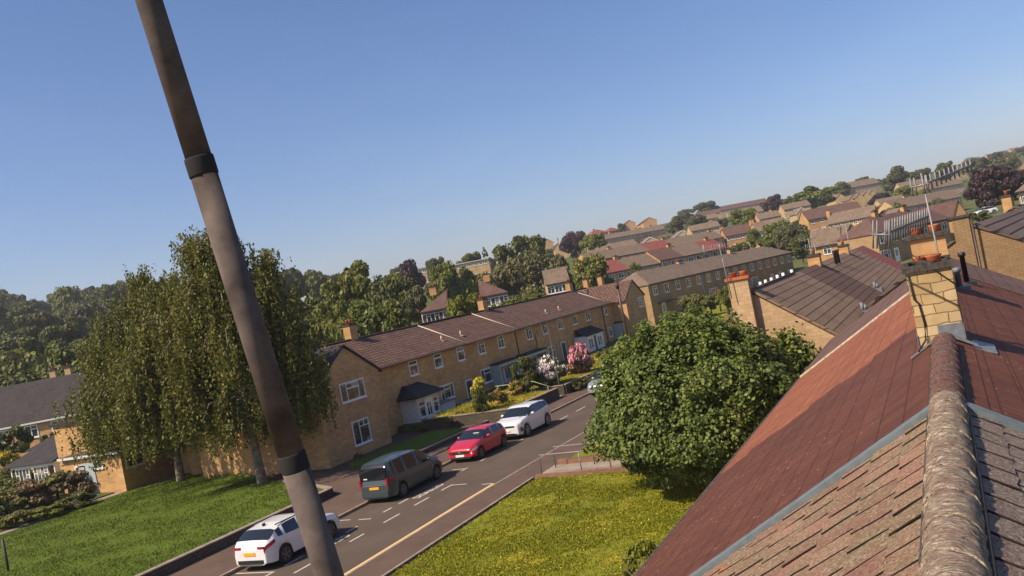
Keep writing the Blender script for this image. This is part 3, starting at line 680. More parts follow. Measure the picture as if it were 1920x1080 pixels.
# house end beside the near tree
n1d = bvec(27.6); n1p = Vector((37.4, 7.45-4.4, 0)); n1q = n1p+n1d*46
n1 = building('end_house', 'weathered tiled house end with a tall banded chimney just behind the round green tree', 'house', n1p, n1q, 2.95, 4.6, 8.8, 3.38, 'stone_pale',
              [(0, .255, 'roof_n1'), (.255, .43, 'roof_n1d'), (.43, .86, 'roof_n1'), (.86, 1, 'roof_red')], over=.25, drop=3)
c = MB(); c.box(-.38, .30, 4.45, 5.30, -2, 8.6); c.box(-.46, .38, 4.37, 5.38, 8.603, 8.72, 1); cs = c.build('chimney', [M['stone_pale'], M['pot']], n1)
for y_ in (4.65, 5.1): c = MB(); c.tube([(0, y_, 8.72), (0, y_, 8.88), (0, y_, 8.93)], [.17, .16, .19], 12); c.build('pot', M['pot'], cs)
for f, k in ((.40, .95), (.72, .9)): add_chimney(n1, 46*f, 4.5, 7.5, 8.75, .75, .7, 'stone_far', 1)
for f in (.50, .53): c = MB(); c.tube([(46*f, 3.9, 7.2), (46*f, 3.9, 8.45), (46*f, 3.9, 8.5), (46*f, 3.9, 8.6)], [.10, .10, .15, .14], 8); c.build('vent_pipe', M['roof_dark'], n1)
for x_, y_ in ((9.0, 1.3), (20, 1.6)): c = MB(); zz = 4.6+y_*3.38/4.4; c.tube([(x_, y_, zz), (x_, y_, zz+.5)], .09, 8); c.tube([(x_+.4, y_-.1, zz), (x_+.4, y_-.1, zz+.35)], .09, 8); c.box(x_-.3, x_+.8, y_-.4, y_+.1, zz-.25, zz+.1); c.build('roof_vent', M['lead'], n1)
c = MB(); c.tube([(-.02, 4.4, 7.98+.1), (10, 4.4, 8.08)], .08, 6); c.build('ridge_tiles', M['roof_n1'], n1)
P = at(1826, 424, 37); be = 35
n2p = P+bvec(be+90)*4.6; n2q = n2p+bvec(be)*24
n2 = building('gabled_house', 'tan block gable end of the house right of the nearest chimney, dark ridged roof', 'house', n2p, n2q, P.z-2.6, 5.3, 9.2, 2.6, 'brick_n2',
              [(0, .12, 'roof_n2'), (.12, 1, 'roof_n2')], over=.15, drop=4)
c = MB(); c.box(-.22, .5, 4.72, 5.36, -2, 8.35); c.box(-.29, .57, 4.66, 5.42, 8.353, 8.45, 1); c.build('chimney', [M['brick_n2'], M['cement']], n2)
c = MB(); c.tube([(-.33, 4.62, -1), (-.33, 4.62, 8.2)], .05, 6); c.build('downpipe', M['pipe'], n2)
c = MB(); c.tube([(-.1, 1.2, -1), (-.1, 1.2, 5.9)], .05, 6); c.build('downpipe', M['lead'], n2)
P = at(1903, 388, 62); n3p = P+bvec(131)*4.5; n3q = n3p+bvec(41)*22
n3 = building('gabled_house', 'dark roofed house with a yellow stone chimney at the right edge, behind the tan gable', 'house', n3p, n3q, P.z-2.5, 5.2, 9, 2.5, 'stone_far', [(0, 1, 'roof_n2')], over=.2, drop=4, chim=((.02, .55, 1.0),))
# ================================================================ houses on the hillside
BG = []
LAST = None
def house(label, pL, FL, pR, FR=None, **k):
    if FL > 225 and k.get('wins'): k['wins'] = (k['wins'][0], 1.05, .95)
    a = at(*pL, FL)
    va = ZC-a.z
    if FR is None:
        q = at(*pR, 100); vb = ZC-q.z; FR = FL*(va/FL)/(vb/100.) if abs(vb) > 1 else FL
    b = at(*pR, FR); ze = (a.z+b.z)/2
    o = building('terraced_house' if k.get('terr', True) else 'house', label, 'house', (a.x, a.y), (b.x, b.y), ze, **{x: y for x, y in k.items() if x != 'terr'})
    h = k.get('h', 5.0)
    for t in (0, .5, 1): q = a.lerp(b, t); BG.append((q.x, q.y, ze-h))
    return o
def ghouse(label, pL, pR, F, length=9, be=None, FR=None, **k):
    """gable end towards the viewer; pL/pR are the two eaves corners"""
    a = at(*pL, F); b = at(*pR, FR or F); ze = (a.z+b.z)/2; d = Vector((b.x-a.x, b.y-a.y, 0)); n = Vector((-d.y, d.x, 0)).normalized()
    if n.dot(Fv) < 0: n = -n
    o = building('gabled_house', label, 'house', b, b+n*length, ze, depth=d.length, **k)
    h = k.get('h', 5.0); BG.append(((a.x+b.x)/2, (a.y+b.y)/2, ze-h)); return o
W2 = dict(style='two')
house('left half of the orange lit terrace behind the second one, red roofed at its left', (1120, 517), 182, (1236, 491), 190, rise=2.5, depth=8,
      roofs=[(0, .25, 'roof_red'), (.25, .5, 'roof_red'), (.5, 1, 'roof_grey')], chim=((.5, .5, .8),), wins=(7, 1.5, 1.2))
house('right half of the orange lit terrace, stepping up, purple, grey and red roof', (1238, 490), 190, (1362, 462), 200, rise=2.5, depth=8,
      roofs=[(0, .33, 'roof_purple'), (.33, .70, 'roof_grey'), (.70, 1, 'roof_red')], chim=((.33, .5, .8), (.9, .5, .7)), wins=(8, 1.5, 1.2))
house('terrace one row above the orange lit one, only its grey and dull red roof showing', (1108, 493), 236, (1356, 441), 262, rise=2.4, depth=8,
      roofs=[(0, .42, 'roof_grey'), (.42, .60, 'roof_red'), (.60, 1, 'roof_grey')], chim=((.2, .5, .7), (.6, .5, .7), (.97, .5, .7)), wins=(16, 1.3, 1.1), low=False)
house('small pale house with grey roof left of the white verged gable', (1150, 467), 320, (1196, 458), 322, wins=(4, 1.3, 1.2), rise=2.3, h=4, depth=8)
ghouse('lemon stone house with white verges on its broad gable, between two grey roofed rows', (1202, 459), (1237, 451), 325, 10, endwins=((.3, 3, 1.2, 1.2), (.7, 3, 1.2, 1.2)), wall='stone_lemon', fascia=True, rise=2.1, h=3.5)
ghouse('lemon stone gabled house below the round hillside trees, higher than its twin', (1262, 447), (1298, 438), 330, 10, endwins=((.3, 3, 1.2, 1.2), (.7, 3, 1.2, 1.2)), wall='stone_lemon', fascia=True, rise=2.1, h=3.5)
ghouse('left block of flats on the skyline with an orange gable', (1171, 421), (1191, 417), 560, 24, wall='stone_far', rise=2.2, h=7.5, endwins=((.5, 5, 1.5, 1.2), (.5, 2, 1.5, 1.2)), roofs=[(0, 1, 'roof_purple')])
ghouse('right block of flats on the skyline with an orange gable and pale balconies', (1206, 417), (1231, 412), 550, 30, wall='stone_far', rise=2.4, h=8, endwins=((.2, 5, 1.5, 1.2), (.2, 2, 1.5, 1.2)), roofs=[(0, 1, 'roof_purple')])
house('long grey roofed row under the skyline flats', (1124, 450), 430, (1205, 437), 440, wins=(12, 1.4, 1.2), rise=2.3, h=5)
house('grey roofed row stepping up right of the long row under the flats', (1180, 441), 445, (1248, 428), 452, wins=(9, 1.4, 1.2), rise=2.3, h=5, chim=((.3, .5, .8), (.7, .5, .8)))
house('red hipped roof house on the skyline right of the copper tree', (1109, 440), 540, (1140, 434), 545, wins=(4, 1.5, 1.3), roofs=[(0, 1, 'roof_red')], hip0=True, hip1=True, rise=2.6, depth=9, chim=((.4, .5, .7),))
house('dull red hipped roof house on the skyline, next left of the flats', (1142, 434), 560, (1165, 430), 565, wins=(3, 1.5, 1.3), roofs=[(0, 1, 'roof_red')], hip0=True, hip1=True, rise=2.4, depth=9)
ghouse('small orange gable with red roof left of the copper tree', (1018, 458), (1037, 453), 470, 14, wall='stone_far', rise=2.2, h=4.5, roofs=[(0, 1, 'roof_red')], endwins=((.5, 2.5, 1.3, 1.2),))
for i, (x, y, lb_) in enumerate(((1046, 466, 'lowest'), (1060, 461, 'middle'), (1074, 455, 'topmost'))):
    ghouse('%s of three tiny stepped houses with tall pale chimneys under the copper tree' % lb_, (x-7, y), (x+7, y-3), 352, 8, wall='stone_lemon', rise=1.8, h=4.5, chim=((.1, .3, 1.8),))
house('brown roofed row on the brow, left end behind the small skyline tree', (1308, 407), 560, (1350, 397), 560, wins=(6, 1.4, 1.2), rise=2.6, roofs=[(0, 1, 'roof_purple')])
house('highest brown roofed row on the brow, above the bright green tree', (1350, 396), 585, (1440, 377), 590, wins=(12, 1.4, 1.2), rise=2.8, roofs=[(0, 1, 'roof_purple')], wall='stone_lemon')
house('pale house peeping between the hillside trees, left of the bright green tree', (1320, 412), 470, (1346, 407), 470, wins=(3, 1.3, 1.2), rise=2.3)
house('dark roofed terrace below the bright green tree, with sunlit orange walls', (1361, 444), 262, (1417, 431), 262, wins=(6, 1.4, 1.2), rise=2.5, roofs=[(0, .99, 'roof_purple')], chim=((.02, .5, .8), (.95, .3, 1)))
house('brown roofed terrace beside the dark olive tree, stepping up from the dark roofed one', (1420, 436), 240, (1478, 421), 240, wins=(6, 1.4, 1.2), rise=2.6, chim=((.02, .5, 1.2),))
house('small tan roofed house above the olive tree', (1424, 412), 335, (1464, 403), 335, wins=(4, 1.4, 1.2), rise=2.3, h=4, chim=((.1, .5, .8), (.7, .5, .8)))
ghouse('little lemon gable half hidden by trees, above the grey and brown pair', (1493, 401), (1515, 396), 320, 8, wall='stone_lemon', rise=1.9, h=3.5, fascia=True)
house('grey roofed house with orange front, nearer half of the hillside pair', (1553, 421), 236, (1640, 402), 230, wins=(6, 1.5, 1.3), rise=2.6, depth=7, chim=((.0, .4, 1.2),))
house('purple brown roofed house behind and left of its grey roofed half', (1515, 413), 250, (1618, 391), 250, wins=(6, 1.5, 1.3), rise=2.8, depth=8, roofs=[(0, 1, 'roof_purple')], chim=((.98, .5, .7),))
o = house('orange walled house with one white window, just over the weathered grey roof', (1523, 466), 152, (1575, 450), 150, wins=(1, 1.3, 1.3), low=False, rise=2.6, depth=8, h=5.2)
ghouse('grey shaded gable wing joined to the orange walled house', (1578, 452), (1622, 444), 150, 9, wall='stone_shaded', rise=2.6, h=5.2, endwins=((.5, 2.9, 2.2, 1.3), (.5, .8, 2, 1.2)))
p_ = house('long dark terrace behind the aerials, its end wing lit orange', (1643, 440), 128, (1776, 405), 137, wins=(7, 1.4, 1.3), rise=2.3, depth=7, hip0=True, wall='stone_shaded', roofs=[(0, 1, 'roof_purple')], chim=((.3, .5, .9), (.7, .5, .9)))
ghouse('gabled end wing with an orange lit return wall and yellow door, below the copper beech', (1788, 404), (1811, 398), 140, 9, wall='stone_far', rise=2.2, h=5.4, roofs=[(0, 1, 'roof_purple')], endwins=((.5, 3.1, 1.6, 1.3), (.5, .9, 1.6, 1.3)))
house('long grey roofed row left of the copper beech with warm walls', (1682, 393), 292, (1802, 366), 305, wins=(14, 1.5, 1.2), rise=3.2, depth=9, wall='stone_lemon', chim=((.3, .5, .8), (.7, .5, .8)))
house('row above the long grey roofed row, behind the top aerial', (1742, 356), 410, (1806, 341), 415, wins=(9, 1.4, 1.2), rise=2.8, wall='stone_lemon')
house('pale stepped houses near the skyline left of the copper beech', (1784, 326), 520, (1824, 315), 522, wins=(6, 1.5, 1.2), rise=3, wall='stone_lemon')
house('small dark red pyramid roofed house above the lower aerial', (1656, 410), 262, (1690, 402), 262, wins=(3, 1.3, 1.2), rise=2.4, hip0=True, hip1=True, roofs=[(0, 1, 'roof_purple')])
ghouse('tan gable tucked behind the lower aerial', (1672, 410), (1712, 400), 240, 8, wall='stone_far', rise=2.3, h=4.5)
house('wide brown roofed house on the brow right of the big skyline tree', (1592, 353), 500, (1650, 341), 505, wins=(7, 1.6, 1.3), rise=3.4, depth=10, wall='stone_lemon')
ghouse('stone gable stepping down below the brow house', (1566, 375), (1588, 369), 420, 12, wall='stone_lemon', rise=2.4, h=5, endwins=((.5, 2.8, 1.3, 1.2),))
for i, (x, y) in enumerate(((1600, 374), (1612, 371), (1624, 368), (1636, 365))):
    ghouse('%s of four narrow stepped gables between brow house and dark copper tree' % ('first', 'second', 'third', 'fourth')[i], (x-7, y), (x+7, y-3), 400+i*8, 9, wall='stone_lemon', rise=1.8, h=4.5)
house('flat eaved school block glimpsed through trees, left part, white edge over warm windows', (742, 513), 250, (798, 500), 250, wins=(8, 1.8, 1.3), rise=.25, depth=9, h=6, fascia=True, style='two', wall='stone_lemon')
house('right part of the white edged school block beside the grey willow', (836, 498), 262, (916, 486), 262, wins=(8, 1.8, 1.3), rise=.25, depth=9, h=6, fascia=True, wall='stone_lemon')
house('brown hipped roof house in shade among the trees behind the terrace chimney', (790, 585), 112, (836, 574), 112, wins=(3, 1.2, 1.2), rise=2.2, hip0=True, wall='stone_shaded', roofs=[(0, 1, 'roof_purple')], chim=((.5, .5, .8),))
house('brown roofed house behind the yellow green lime tree', (902, 556), 118, (950, 545), 118, wins=(3, 1.2, 1.2), rise=2.2, hip1=True, wall='stone_shaded', roofs=[(0, 1, 'roof_purple')], chim=((.3, .5, .8),))
house('little sunlit house with grey roof right of the willow', (1024, 534), 138, (1066, 524), 138, wins=(3, 1.2, 1.2), rise=2.2, depth=7)
house('orange walled houses at the right edge of the picture', (1908, 360), 112, (1990, 338), 98, wins=(5, 1.4, 1.3), rise=2.4)
house('grey roofed row at the right edge above the orange walled houses', (1900, 328), 230, (1990, 306), 205, wins=(8, 1.4, 1.3), rise=2.8)
for i, (x, y) in enumerate(((1862, 294), (1884, 289), (1906, 283), (1932, 278), (1894, 300), (1918, 296))):
    house('tiny pale house on the far right skyline, %s' % ('leftmost', 'second from left', 'third from left', 'cut by the frame', 'lower left one', 'lower right one')[i], (x-9, y), 860, (x+9, y-3.5), 860, wins=(3, 1.8, 1.4), rise=2.8, depth=9, wall='stone_lemon', roofs=[(0, 1, ('roof_grey', 'roof_purple', 'roof_grey')[i % 3])])
house('short tan row peeping under the long grey roofed row left of the copper beech', (1652, 384), 340, (1700, 373), 340, wins=(5, 1, 1), rise=2.2, wall='stone_lemon')
house('small sunlit row between the dark purple tree and the upper aerial mast', (1690, 352), 400, (1738, 341), 400, wins=(5, 1, 1), rise=2.2, wall='stone_lemon')
house('small tan row right above the red patched terrace roof', (1296, 434), 300, (1350, 423), 300, wins=(6, 1, 1), rise=2.0, wall='stone_lemon')
house('low sunlit row left of the lone small pale house under the flats', (1104, 474), 285, (1146, 465), 285, wins=(5, 1, 1), rise=2.0, wall='stone_far', h=4)
house('sunlit pair of houses between bright green tree and olive tree', (1398, 402), 380, (1432, 395), 380, wins=(4, 1, 1), rise=2.0, wall='stone_lemon')
house('tan roofed row in front of the big green brow tree', (1470, 394), 350, (1520, 383), 350, wins=(5, 1, 1), rise=2.2, wall='stone_lemon')
# ---------------------------------------------------------------- left house under the birches
lhp = (31, 56.5); 
lh = empty('terraced_house', (40.2, 51, 0)); tag(lh, 'flat roofed stone house part left of the birches, with pale porch and brown extension', 'house')
m = MB(); m.box(42.2, 50, 51.6, 60, -1, 5.0); shift_build(m, 'wall', M['stone'], lh)
m = MB(); m.box(42.0, 50.2, 51.3, 60.2, 5.003, 5.2); shift_build(m, 'flat_roof', M['roof_dark'], lh)
m = MB(); m.box(40.25, 47.5, 51, 56.9, -1, 2.72); shift_build(m, 'extension_wall', M['stone'], lh)
m = MB(); m.box(39.95, 47.7, 50.7, 57, 2.723, 2.93); shift_build(m, 'extension_roof', M['cement'], lh)
m = MB(); m.box(39.93, 39.95, 50.7, 57, 2.74, 2.91); shift_build(m, 'fascia', M['offwhite'], lh)
for (px, py, y, w_, h_, st) in ((252, 858, 51, 1.5, 1.1, 'plain'),):
    p = aty(px, py, y); add_window(lh, p.x-40.2, 0, p.z-h_/2, w_, h_, st)
p = atx(183, 865, 40.25); add_window(lh, .05, p.y-51, p.z-.5, 1.0, .95, 'two', -math.pi/2)
p = atx(152, 880, 40.25); add_door(lh, .05, p.y-51, 0, .9, 2.1, 'dark_wood', False, -math.pi/2)
for yy in (2.7+51,): m = MB(); m.box(40.19, 40.245, yy, yy+1.6, 0, 2.3); shift_build(m, 'cladding_panel', M['door_grey'], lh)
m = MB(); m.box(46, 50, 61.5, 69, -1, 3.0); shift_build(m, 'wall', M['stone'], lh)
m = MB(); m.slab([(45.99, 69.3, 3.15), (45.99, 61.2, 3.15), (50.3, 61.2, 4.2), (50.3, 69.3, 4.2)], .12); shift_build(m, 'roof', M['roof_dark'], lh)
m = MB(); m.slab([(43.2, 68.2, 2.35), (43.2, 62.2, 2.35), (45.98, 63.0, 3.4), (45.98, 67.4, 3.4)], .1); shift_build(m, 'porch_roof', M['roof_dark'], lh)
m = MB(); m.box(43.5, 43.6, 62.5, 62.6, -.5, 2.3); m.box(43.5, 43.6, 67.7, 67.8, -.5, 2.3); m.box(43.5, 43.6, 62.6, 67.7, 2.05, 2.3); m.box(43.6, 46, 62.5, 62.6, -.5, 2.3); shift_build(m, 'porch_frame', M['white'], lh)
add_window(lh, 43.55-40.2, 66.4-51, .2, 1.7, 1.85, 'four', -math.pi/2); add_window(lh, 43.55-40.2, 64.2-51, .2, 1.7, 1.85, 'four', -math.pi/2)
lm = house('wide dark roofed house behind the left birch, three pale chimneys on its ridge', (-70, 812), 84, (232, 756), 84, h=5.2, depth=9, rise=3.6, roofs=[(0, 1, 'roof_dark')], wall='stone', wins=(6, 1.3, 1.2), fascia=True, low=False)
for f_ in (.46, .56, .74): add_chimney(lm, 15.5*f_, 4.7, 8.3, 9.7, .6, .5, 'stone_lemon', 1)
# outbuilding and shaded yard between the birches
obd = empty('outbuilding', (44.0, 41, 0)); tag(obd, 'low flat roofed stone outbuilding between the two birches, grey green door beside it', 'outbuilding')
m = MB(); m.box(44, 47.3, 44.55, 50.2, -.5, 2.5); m.box(42.6, 45.9, 44.7, 47.4, -.5, 2.2); shift_build(m, 'wall', M['stone'], obd)
m = MB(); m.box(43.8, 47.4, 44.53, 50.4, 2.503, 2.66); shift_build(m, 'flat_roof', M['cement'], obd)
p = atx(470, 870, 42.6); add_door(obd, 42.58-44, 45.6-41, .1, .9, 2.0, 'door_grey', False, -math.pi/2)
# ================================================================ ground, road, pavements
def ysh(x): return -.035*max(0, x-33) - .0007*max(0, x-60)**2
ctrl = list(BG)
def cp_(px, F, z): q = at(px, 500, F); ctrl.append((q.x, q.y, z))
for px in (-500, -200, 0, 150): [cp_(px, F, z) for F, z in ((95, .5), (130, 3), (200, 13), (320, 26), (450, 36), (700, 38), (1200, 20))]
for px in (300,): [cp_(px, F, z) for F, z in ((110, .5), (200, 8), (320, 18), (450, 28), (700, 34), (1200, 20))]
for px in (500, 650): [cp_(px, F, z) for F, z in ((120, 0), (200, 3), (350, 11), (520, 20), (800, 26), (1200, 20))]
for px in (760, 900): [cp_(px, F, z) for F, z in ((100, 0), (160, .5), (400, 12), (600, 22), (900, 30), (1400, 20))]
for px in (1050, 1200, 1350, 1500): [cp_(px, F, z) for F, z in ((90, 0), (130, .5), (700, 40), (900, 42), (1500, 30))]
for px in (1600, 1750, 1900, 2100): [cp_(px, F, z) for F, z in ((60, 0), (90, .5), (700, 38), (900, 46), (1100, 52), (1700, 40))]
for (x, y) in ((-60, -60), (-60, 0), (-60, 60), (-60, 120), (-60, 300), (0, -80), (60, -80), (120, -60), (0, 30), (0, 60), (0, 100), (40, 0), (40, 30), (40, 60), (70, 10), (70, 30), (70, 60), (100, 0), (100, 20), (100, 45),
               (20, 80), (60, 80), (90, 70), (140, -60), (200, -200), (-60, -300), (400, -600), (120, 20)): ctrl.append((x, y, 0))
CA = np.array(ctrl); PX = CA[:, :2]; d = np.sqrt(((PX[:, None]-PX[None])**2).sum(-1)); K = -d+1e-9
n_ = len(CA); A = np.zeros((n_+3, n_+3)); A[:n_, :n_] = K-np.eye(n_)*4.0; A[:n_, n_] = 1; A[:n_, n_+1:] = PX; A[n_, :n_] = 1; A[n_+1:, :n_] = PX.T
wts = np.linalg.solve(A, np.concatenate([CA[:, 2], [0, 0, 0]]))
def terr(x, y):
    x = np.atleast_1d(np.asarray(x, float)); y = np.atleast_1d(np.asarray(y, float))
    dd = np.sqrt((x[:, None]-PX[None, :, 0])**2+(y[:, None]-PX[None, :, 1])**2)
    z = -dd@wts[:n_]+wts[n_]+wts[n_+1]*x+wts[n_+2]*y
    ff = np.clip((CP*x+SP*y-75)/55, 0, 1); r_ = np.hypot(x, y)
    z = z*ff-.35*(1-ff)-.25
    return np.clip(z, -6, 70)
gxs = np.concatenate([np.arange(-300, -60, 40), np.arange(-60, 260, 5), np.arange(260, 900, 14), np.arange(900, 3200, 120)])
gys = np.concatenate([np.arange(-1800, -400, 100), np.arange(-400, 620, 9), np.arange(620, 2600, 100)])
GX, GY = np.meshgrid(gxs, gys, indexing='ij'); GZ = np.concatenate([terr(GX[i], GY[i]) for i in range(len(gxs))]).reshape(GX.shape)
me = bpy.data.meshes.new('ground'); nx, ny = GX.shape
idx = np.arange(nx*ny).reshape(nx, ny)
me.from_pydata(np.stack([GX.ravel(), GY.ravel(), GZ.ravel()], 1).tolist(), [], np.stack([idx[:-1, :-1].ravel(), idx[1:, :-1].ravel(), idx[1:, 1:].ravel(), idx[:-1, 1:].ravel()], 1).tolist())
me.materials.append(M['field']); me.polygons.foreach_set('use_smooth', [True]*len(me.polygons)); go = link(bpy.data.objects.new('ground', me)); tag(go, kind='structure')
def tz(x, y): return float(terr(x, y)[0])
def strip(name, y0, y1, z, mat, xa=-20, xb=150, th=.5, step=4, prm=lambda x: 0, kind='structure'):
    m = MB(); xs_ = np.arange(xa, xb+.01, step)
    n = len(xs_)
    for x in xs_:
        s = ysh(x)
        for (y, zz) in ((y0, z), (y1, z), (y1, z-th), (y0, z-th)): m.v.append((x, y+s, zz+prm(x)))
    for i in range(n-1):
        for k in range(4):
            q = (k+1) % 4; m.f.append((i*4+k, (i+1)*4+k, (i+1)*4+q, i*4+q)); m.m.append(0); m.sm.append(False)
    m.f.append((0, 1, 2, 3)); m.f.append(tuple((n-1)*4+k for k in (3, 2, 1, 0))); m.m += [0, 0]; m.sm += [False]*2
    o = m.build(name, M[mat]); tag(o, kind=kind); return o
strip('road', 19.5, 25.25, 0, 'asphalt', th=.3, prm=lambda x: 0)
strip('pavement', 25.40, 27.45, .11, 'pave'); strip('kerb', 25.25, 25.40, .12, 'kerb')
strip('pavement', 17.55, 19.38, .035, 'pave'); strip('kerb', 19.38, 19.5, .045, 'kerb')
m = MB()
def paint(x0, x1, y0, y1, nm='road_marking', mt='roadpaint', lb_=None, z=.004):
    m = MB(); n = max(1, int((x1-x0)/3))
    for i in range(n):
        a, b_ = x0+(x1-x0)*i/n, x0+(x1-x0)*(i+1)/n; m.quad((a, y0+ysh(a), z), (b_, y0+ysh(b_), z), (b_, y1+ysh(b_), z), (a, y1+ysh(a), z))
    o = m.build(nm, M[mt]); tag(o, kind='structure'); return o
paint(-10, 34.1, 19.56, 19.74, 'yellow_line', 'yellowpaint')
for a in (18.6, 21.1, 23.5, 26.75, 29.05, 31.4, 33.66): paint(a, a+(.95 if a != 29.05 and a != 31.4 else 1.2), 22.10, 22.20)
for a, b_ in ((18, 19.5), (22.5, 23.75), (24.3, 25.35), (28.0, 28.8), (30.67, 31.33), (31.88, 32.65), (37.3, 37.9), (39.2, 39.9), (43.4, 44.2), (49.0, 50.2), (51.5, 53)): paint(a, b_, 23.24, 23.34)
for x_, a, b_ in ((29.85, 24.45, 25.1), (29.78, 23.30, 23.95), (34.5, 21.3, 22.1), (34.15, 19.75, 20.3), (37.75, 23.2, 24.1), (23.7, 23.35, 25.1)): paint(x_-.05, x_+.05, a, b_)
def road_text(txt, x, y, size, sx):
    cu = bpy.data.curves.new('txt', 'FONT'); cu.body = txt; cu.size = size; cu.resolution_u = 2; cu.space_character = 1.12; cu.offset = .02
    t = bpy.data.objects.new('t', cu); col.objects.link(t); bpy.context.view_layer.update()
    me = bpy.data.meshes.new_from_object(t.evaluated_get(bpy.context.evaluated_depsgraph_get())); bpy.data.objects.remove(t)
    me.materials.append(M['roadpaint']); o = bpy.data.objects.new('bay_lettering', me); o.location = (x, y, .006); o.scale = (sx, 1, 1); link(o); tag(o, kind='structure')
road_text('DISABLED', 32.6, 22.68, .56, .86); road_text('DISABLED', 25.35, 22.74, .56, .86)
# ---------------------------------------------------------------- lawns, walls and paths on the far side
def wallrun(name, pts, w_, z0, z1, mat, label, cat='wall', group=None, cap=True):
    rt = empty(name, (pts[0][0], pts[0][1], 0)); tag(rt, label, cat, group); m = MB(); c = MB()
    for (a, b_) in zip(pts[:-1], pts[1:]):
        a = Vector((*a, 0)); b_ = Vector((*b_, 0)); d_ = (b_-a).normalized(); n = Vector((-d_.y, d_.x, 0))*w_/2
        za1 = z1
        m.slab([a-n+Vector((0, 0, za1)), b_-n+Vector((0, 0, za1)), b_+n+Vector((0, 0, za1)), a+n+Vector((0, 0, za1))], za1-z0)
        if cap: n2 = n*1.25; c.slab([a-n2+Vector((0, 0, za1+.06)), b_-n2+Vector((0, 0, za1+.06)), b_+n2+Vector((0, 0, za1+.06)), a+n2+Vector((0, 0, za1+.06))], .055)
    shift_build(m, 'wall_face', M[mat], rt)
    if cap: shift_build(c, 'coping', M['kerb'], rt)
    return rt
def sheet(name, pts, mat, th=.6):
    """ground sheet from (x, y, z) outline"""
    m = MB(); m.slab(pts, th); o = m.build(name, M[mat]); tag(o, kind='structure'); return o
def gridsheet(name, x0, x1, y0, y1, zf, mat, step=.6, edge=.5):
    m = MB(); nx_ = max(2, int((x1-x0)/step)); ny_ = max(2, int((y1-y0)/step))
    for i in range(nx_+1):
        for j in range(ny_+1):
            x = x0+(x1-x0)*i/nx_; y = y0+(y1-y0)*j/ny_; e = i in (0, nx_) or j in (0, ny_)
            m.v.append((x, y+ysh(x), zf(x, y)+noise.noise(Vector((x*.7, y*.7, 1)))*.03))
    for i in range(nx_):
        for j in range(ny_):
            a = i*(ny_+1)+j; m.f.append((a, a+ny_+1, a+ny_+2, a+1)); m.m.append(0); m.sm.append(True)
    o = m.build(name, M[mat]); tag(o, kind='structure'); return o
sheet('yard', [(34.4, 27.45, .10), (50.6, 27.3, .10), (50.6, 36, .10), (34.4, 44, .10)], 'pave', .4)
sheet('yard', [(38.5, 44, .08), (48, 44, .08), (48, 52, .08), (38.5, 52, .08)], 'pave', .4)
def lz(x, y): return .42+.10*(min(y, 44)-28.9)/15-.30*max(0, min(1, (y-44)/5))
sheet('lawn', [(-10, 28.85, .42), (34.0, 28.85, .42), (36.9, 34.5, .45), (42.5, 44, .40), (44.2, 48.3, .22), (41, 51, .10), (31, 50.9, .10), (-10, 50.8, .10)], 'lawn_left', .6)
wallrun('garden_wall', [(-10, 28.7), (34.0, 28.7), (37.1, 34.6)], .25, -.1, .46, 'lowwall', 'low dark stone wall along the pavement holding the big left lawn')
sheet('verge', [(-10, 27.45, .10), (34.4, 27.45, .10), (34.4, 28.6, .10), (-10, 28.6, .10)], 'pave', .4)
sheet('path', [(-10, 51.0, .13), (40.3, 51.0, .13), (45.2, 48.2, .25), (45.6, 48.8, .25), (40.8, 51.9, .13), (-10, 51.9, .13)], 'path', .3)
sheet('flower_bed', [(-10, 51.9, .2), (40, 51.9, .2), (42, 62, .2), (46, 62, .2), (46, 80, .2), (-10, 80, .2)], 'field', .4)
m = MB(); [m.box(43.0+i*.35, 43.35+i*.35, 42.4+i*.1, 44.5, -.1, .14+i*.14) for i in range(4)]; st_ = m.build('steps', M['path']); tag(st_, 'short flight of pale steps between the two birches', 'steps')
# strip of grass in front of the near gable, steps and handrail
sheet('lawn', [(40.2, 29.2, .30), (48.6, 29.0, .30), (48.4, 32.2, .32), (40.6, 32.6, .32)], 'lawn_left', .5)
wallrun('garden_wall', [(38.6, 28.6), (50.0, 28.3)], .22, -.1, .32, 'lowwall', 'low dark wall in front of the near gable, behind the grey van')
def raised(xa, xb, yb0, zt, mat, lb_, yf=27.6):
    gridsheet('lawn', xa, xb, yf+.1, yb0, lambda x, y: zt+.12*(y-yf)/5, mat, .8)
raised(50.8, 57.9, 33.4, .75, 'lawn_dry', ''); raised(59.3, 92, 33.2, .75, 'lawn_dry', '')
wallrun('garden_wall', [(50.7, 33.6), (50.7, 27.5+ysh(50)), (57.9, 27.5+ysh(58))], .25, -.1, .80, 'lowwall', 'dark retaining wall under the yellow lawn behind the red car')
wallrun('garden_wall', [(59.2, 33), (59.2, 27.5+ysh(59)), (70, 27.5+ysh(70)), (80, 27.5+ysh(80)), (92, 27.5+ysh(92))], .25, -.1, .80, 'lowwall', 'dark planted retaining wall running on behind the white car to the round tree')
sheet('bed', [(50.8, 33.4, .55), (98, 33.0-2, .55), (98, 36, .55), (50.8, 36, .55)], 'field', .6)
m = MB(); [m.box(57.95, 59.1, 26.7+i*.4, 27.1+i*.4+(5 if i == 4 else 0), 0, .12+i*.15) for i in range(5)]; st_ = m.build('steps', M['path']); tag(st_, 'stone steps with green handrail between the two yellow lawns', 'steps')
sheet('path', [(57.95, 32.2, .66), (59.1, 32.2, .66), (59.1, 36, .66), (57.95, 36, .66)], 'path', .4)
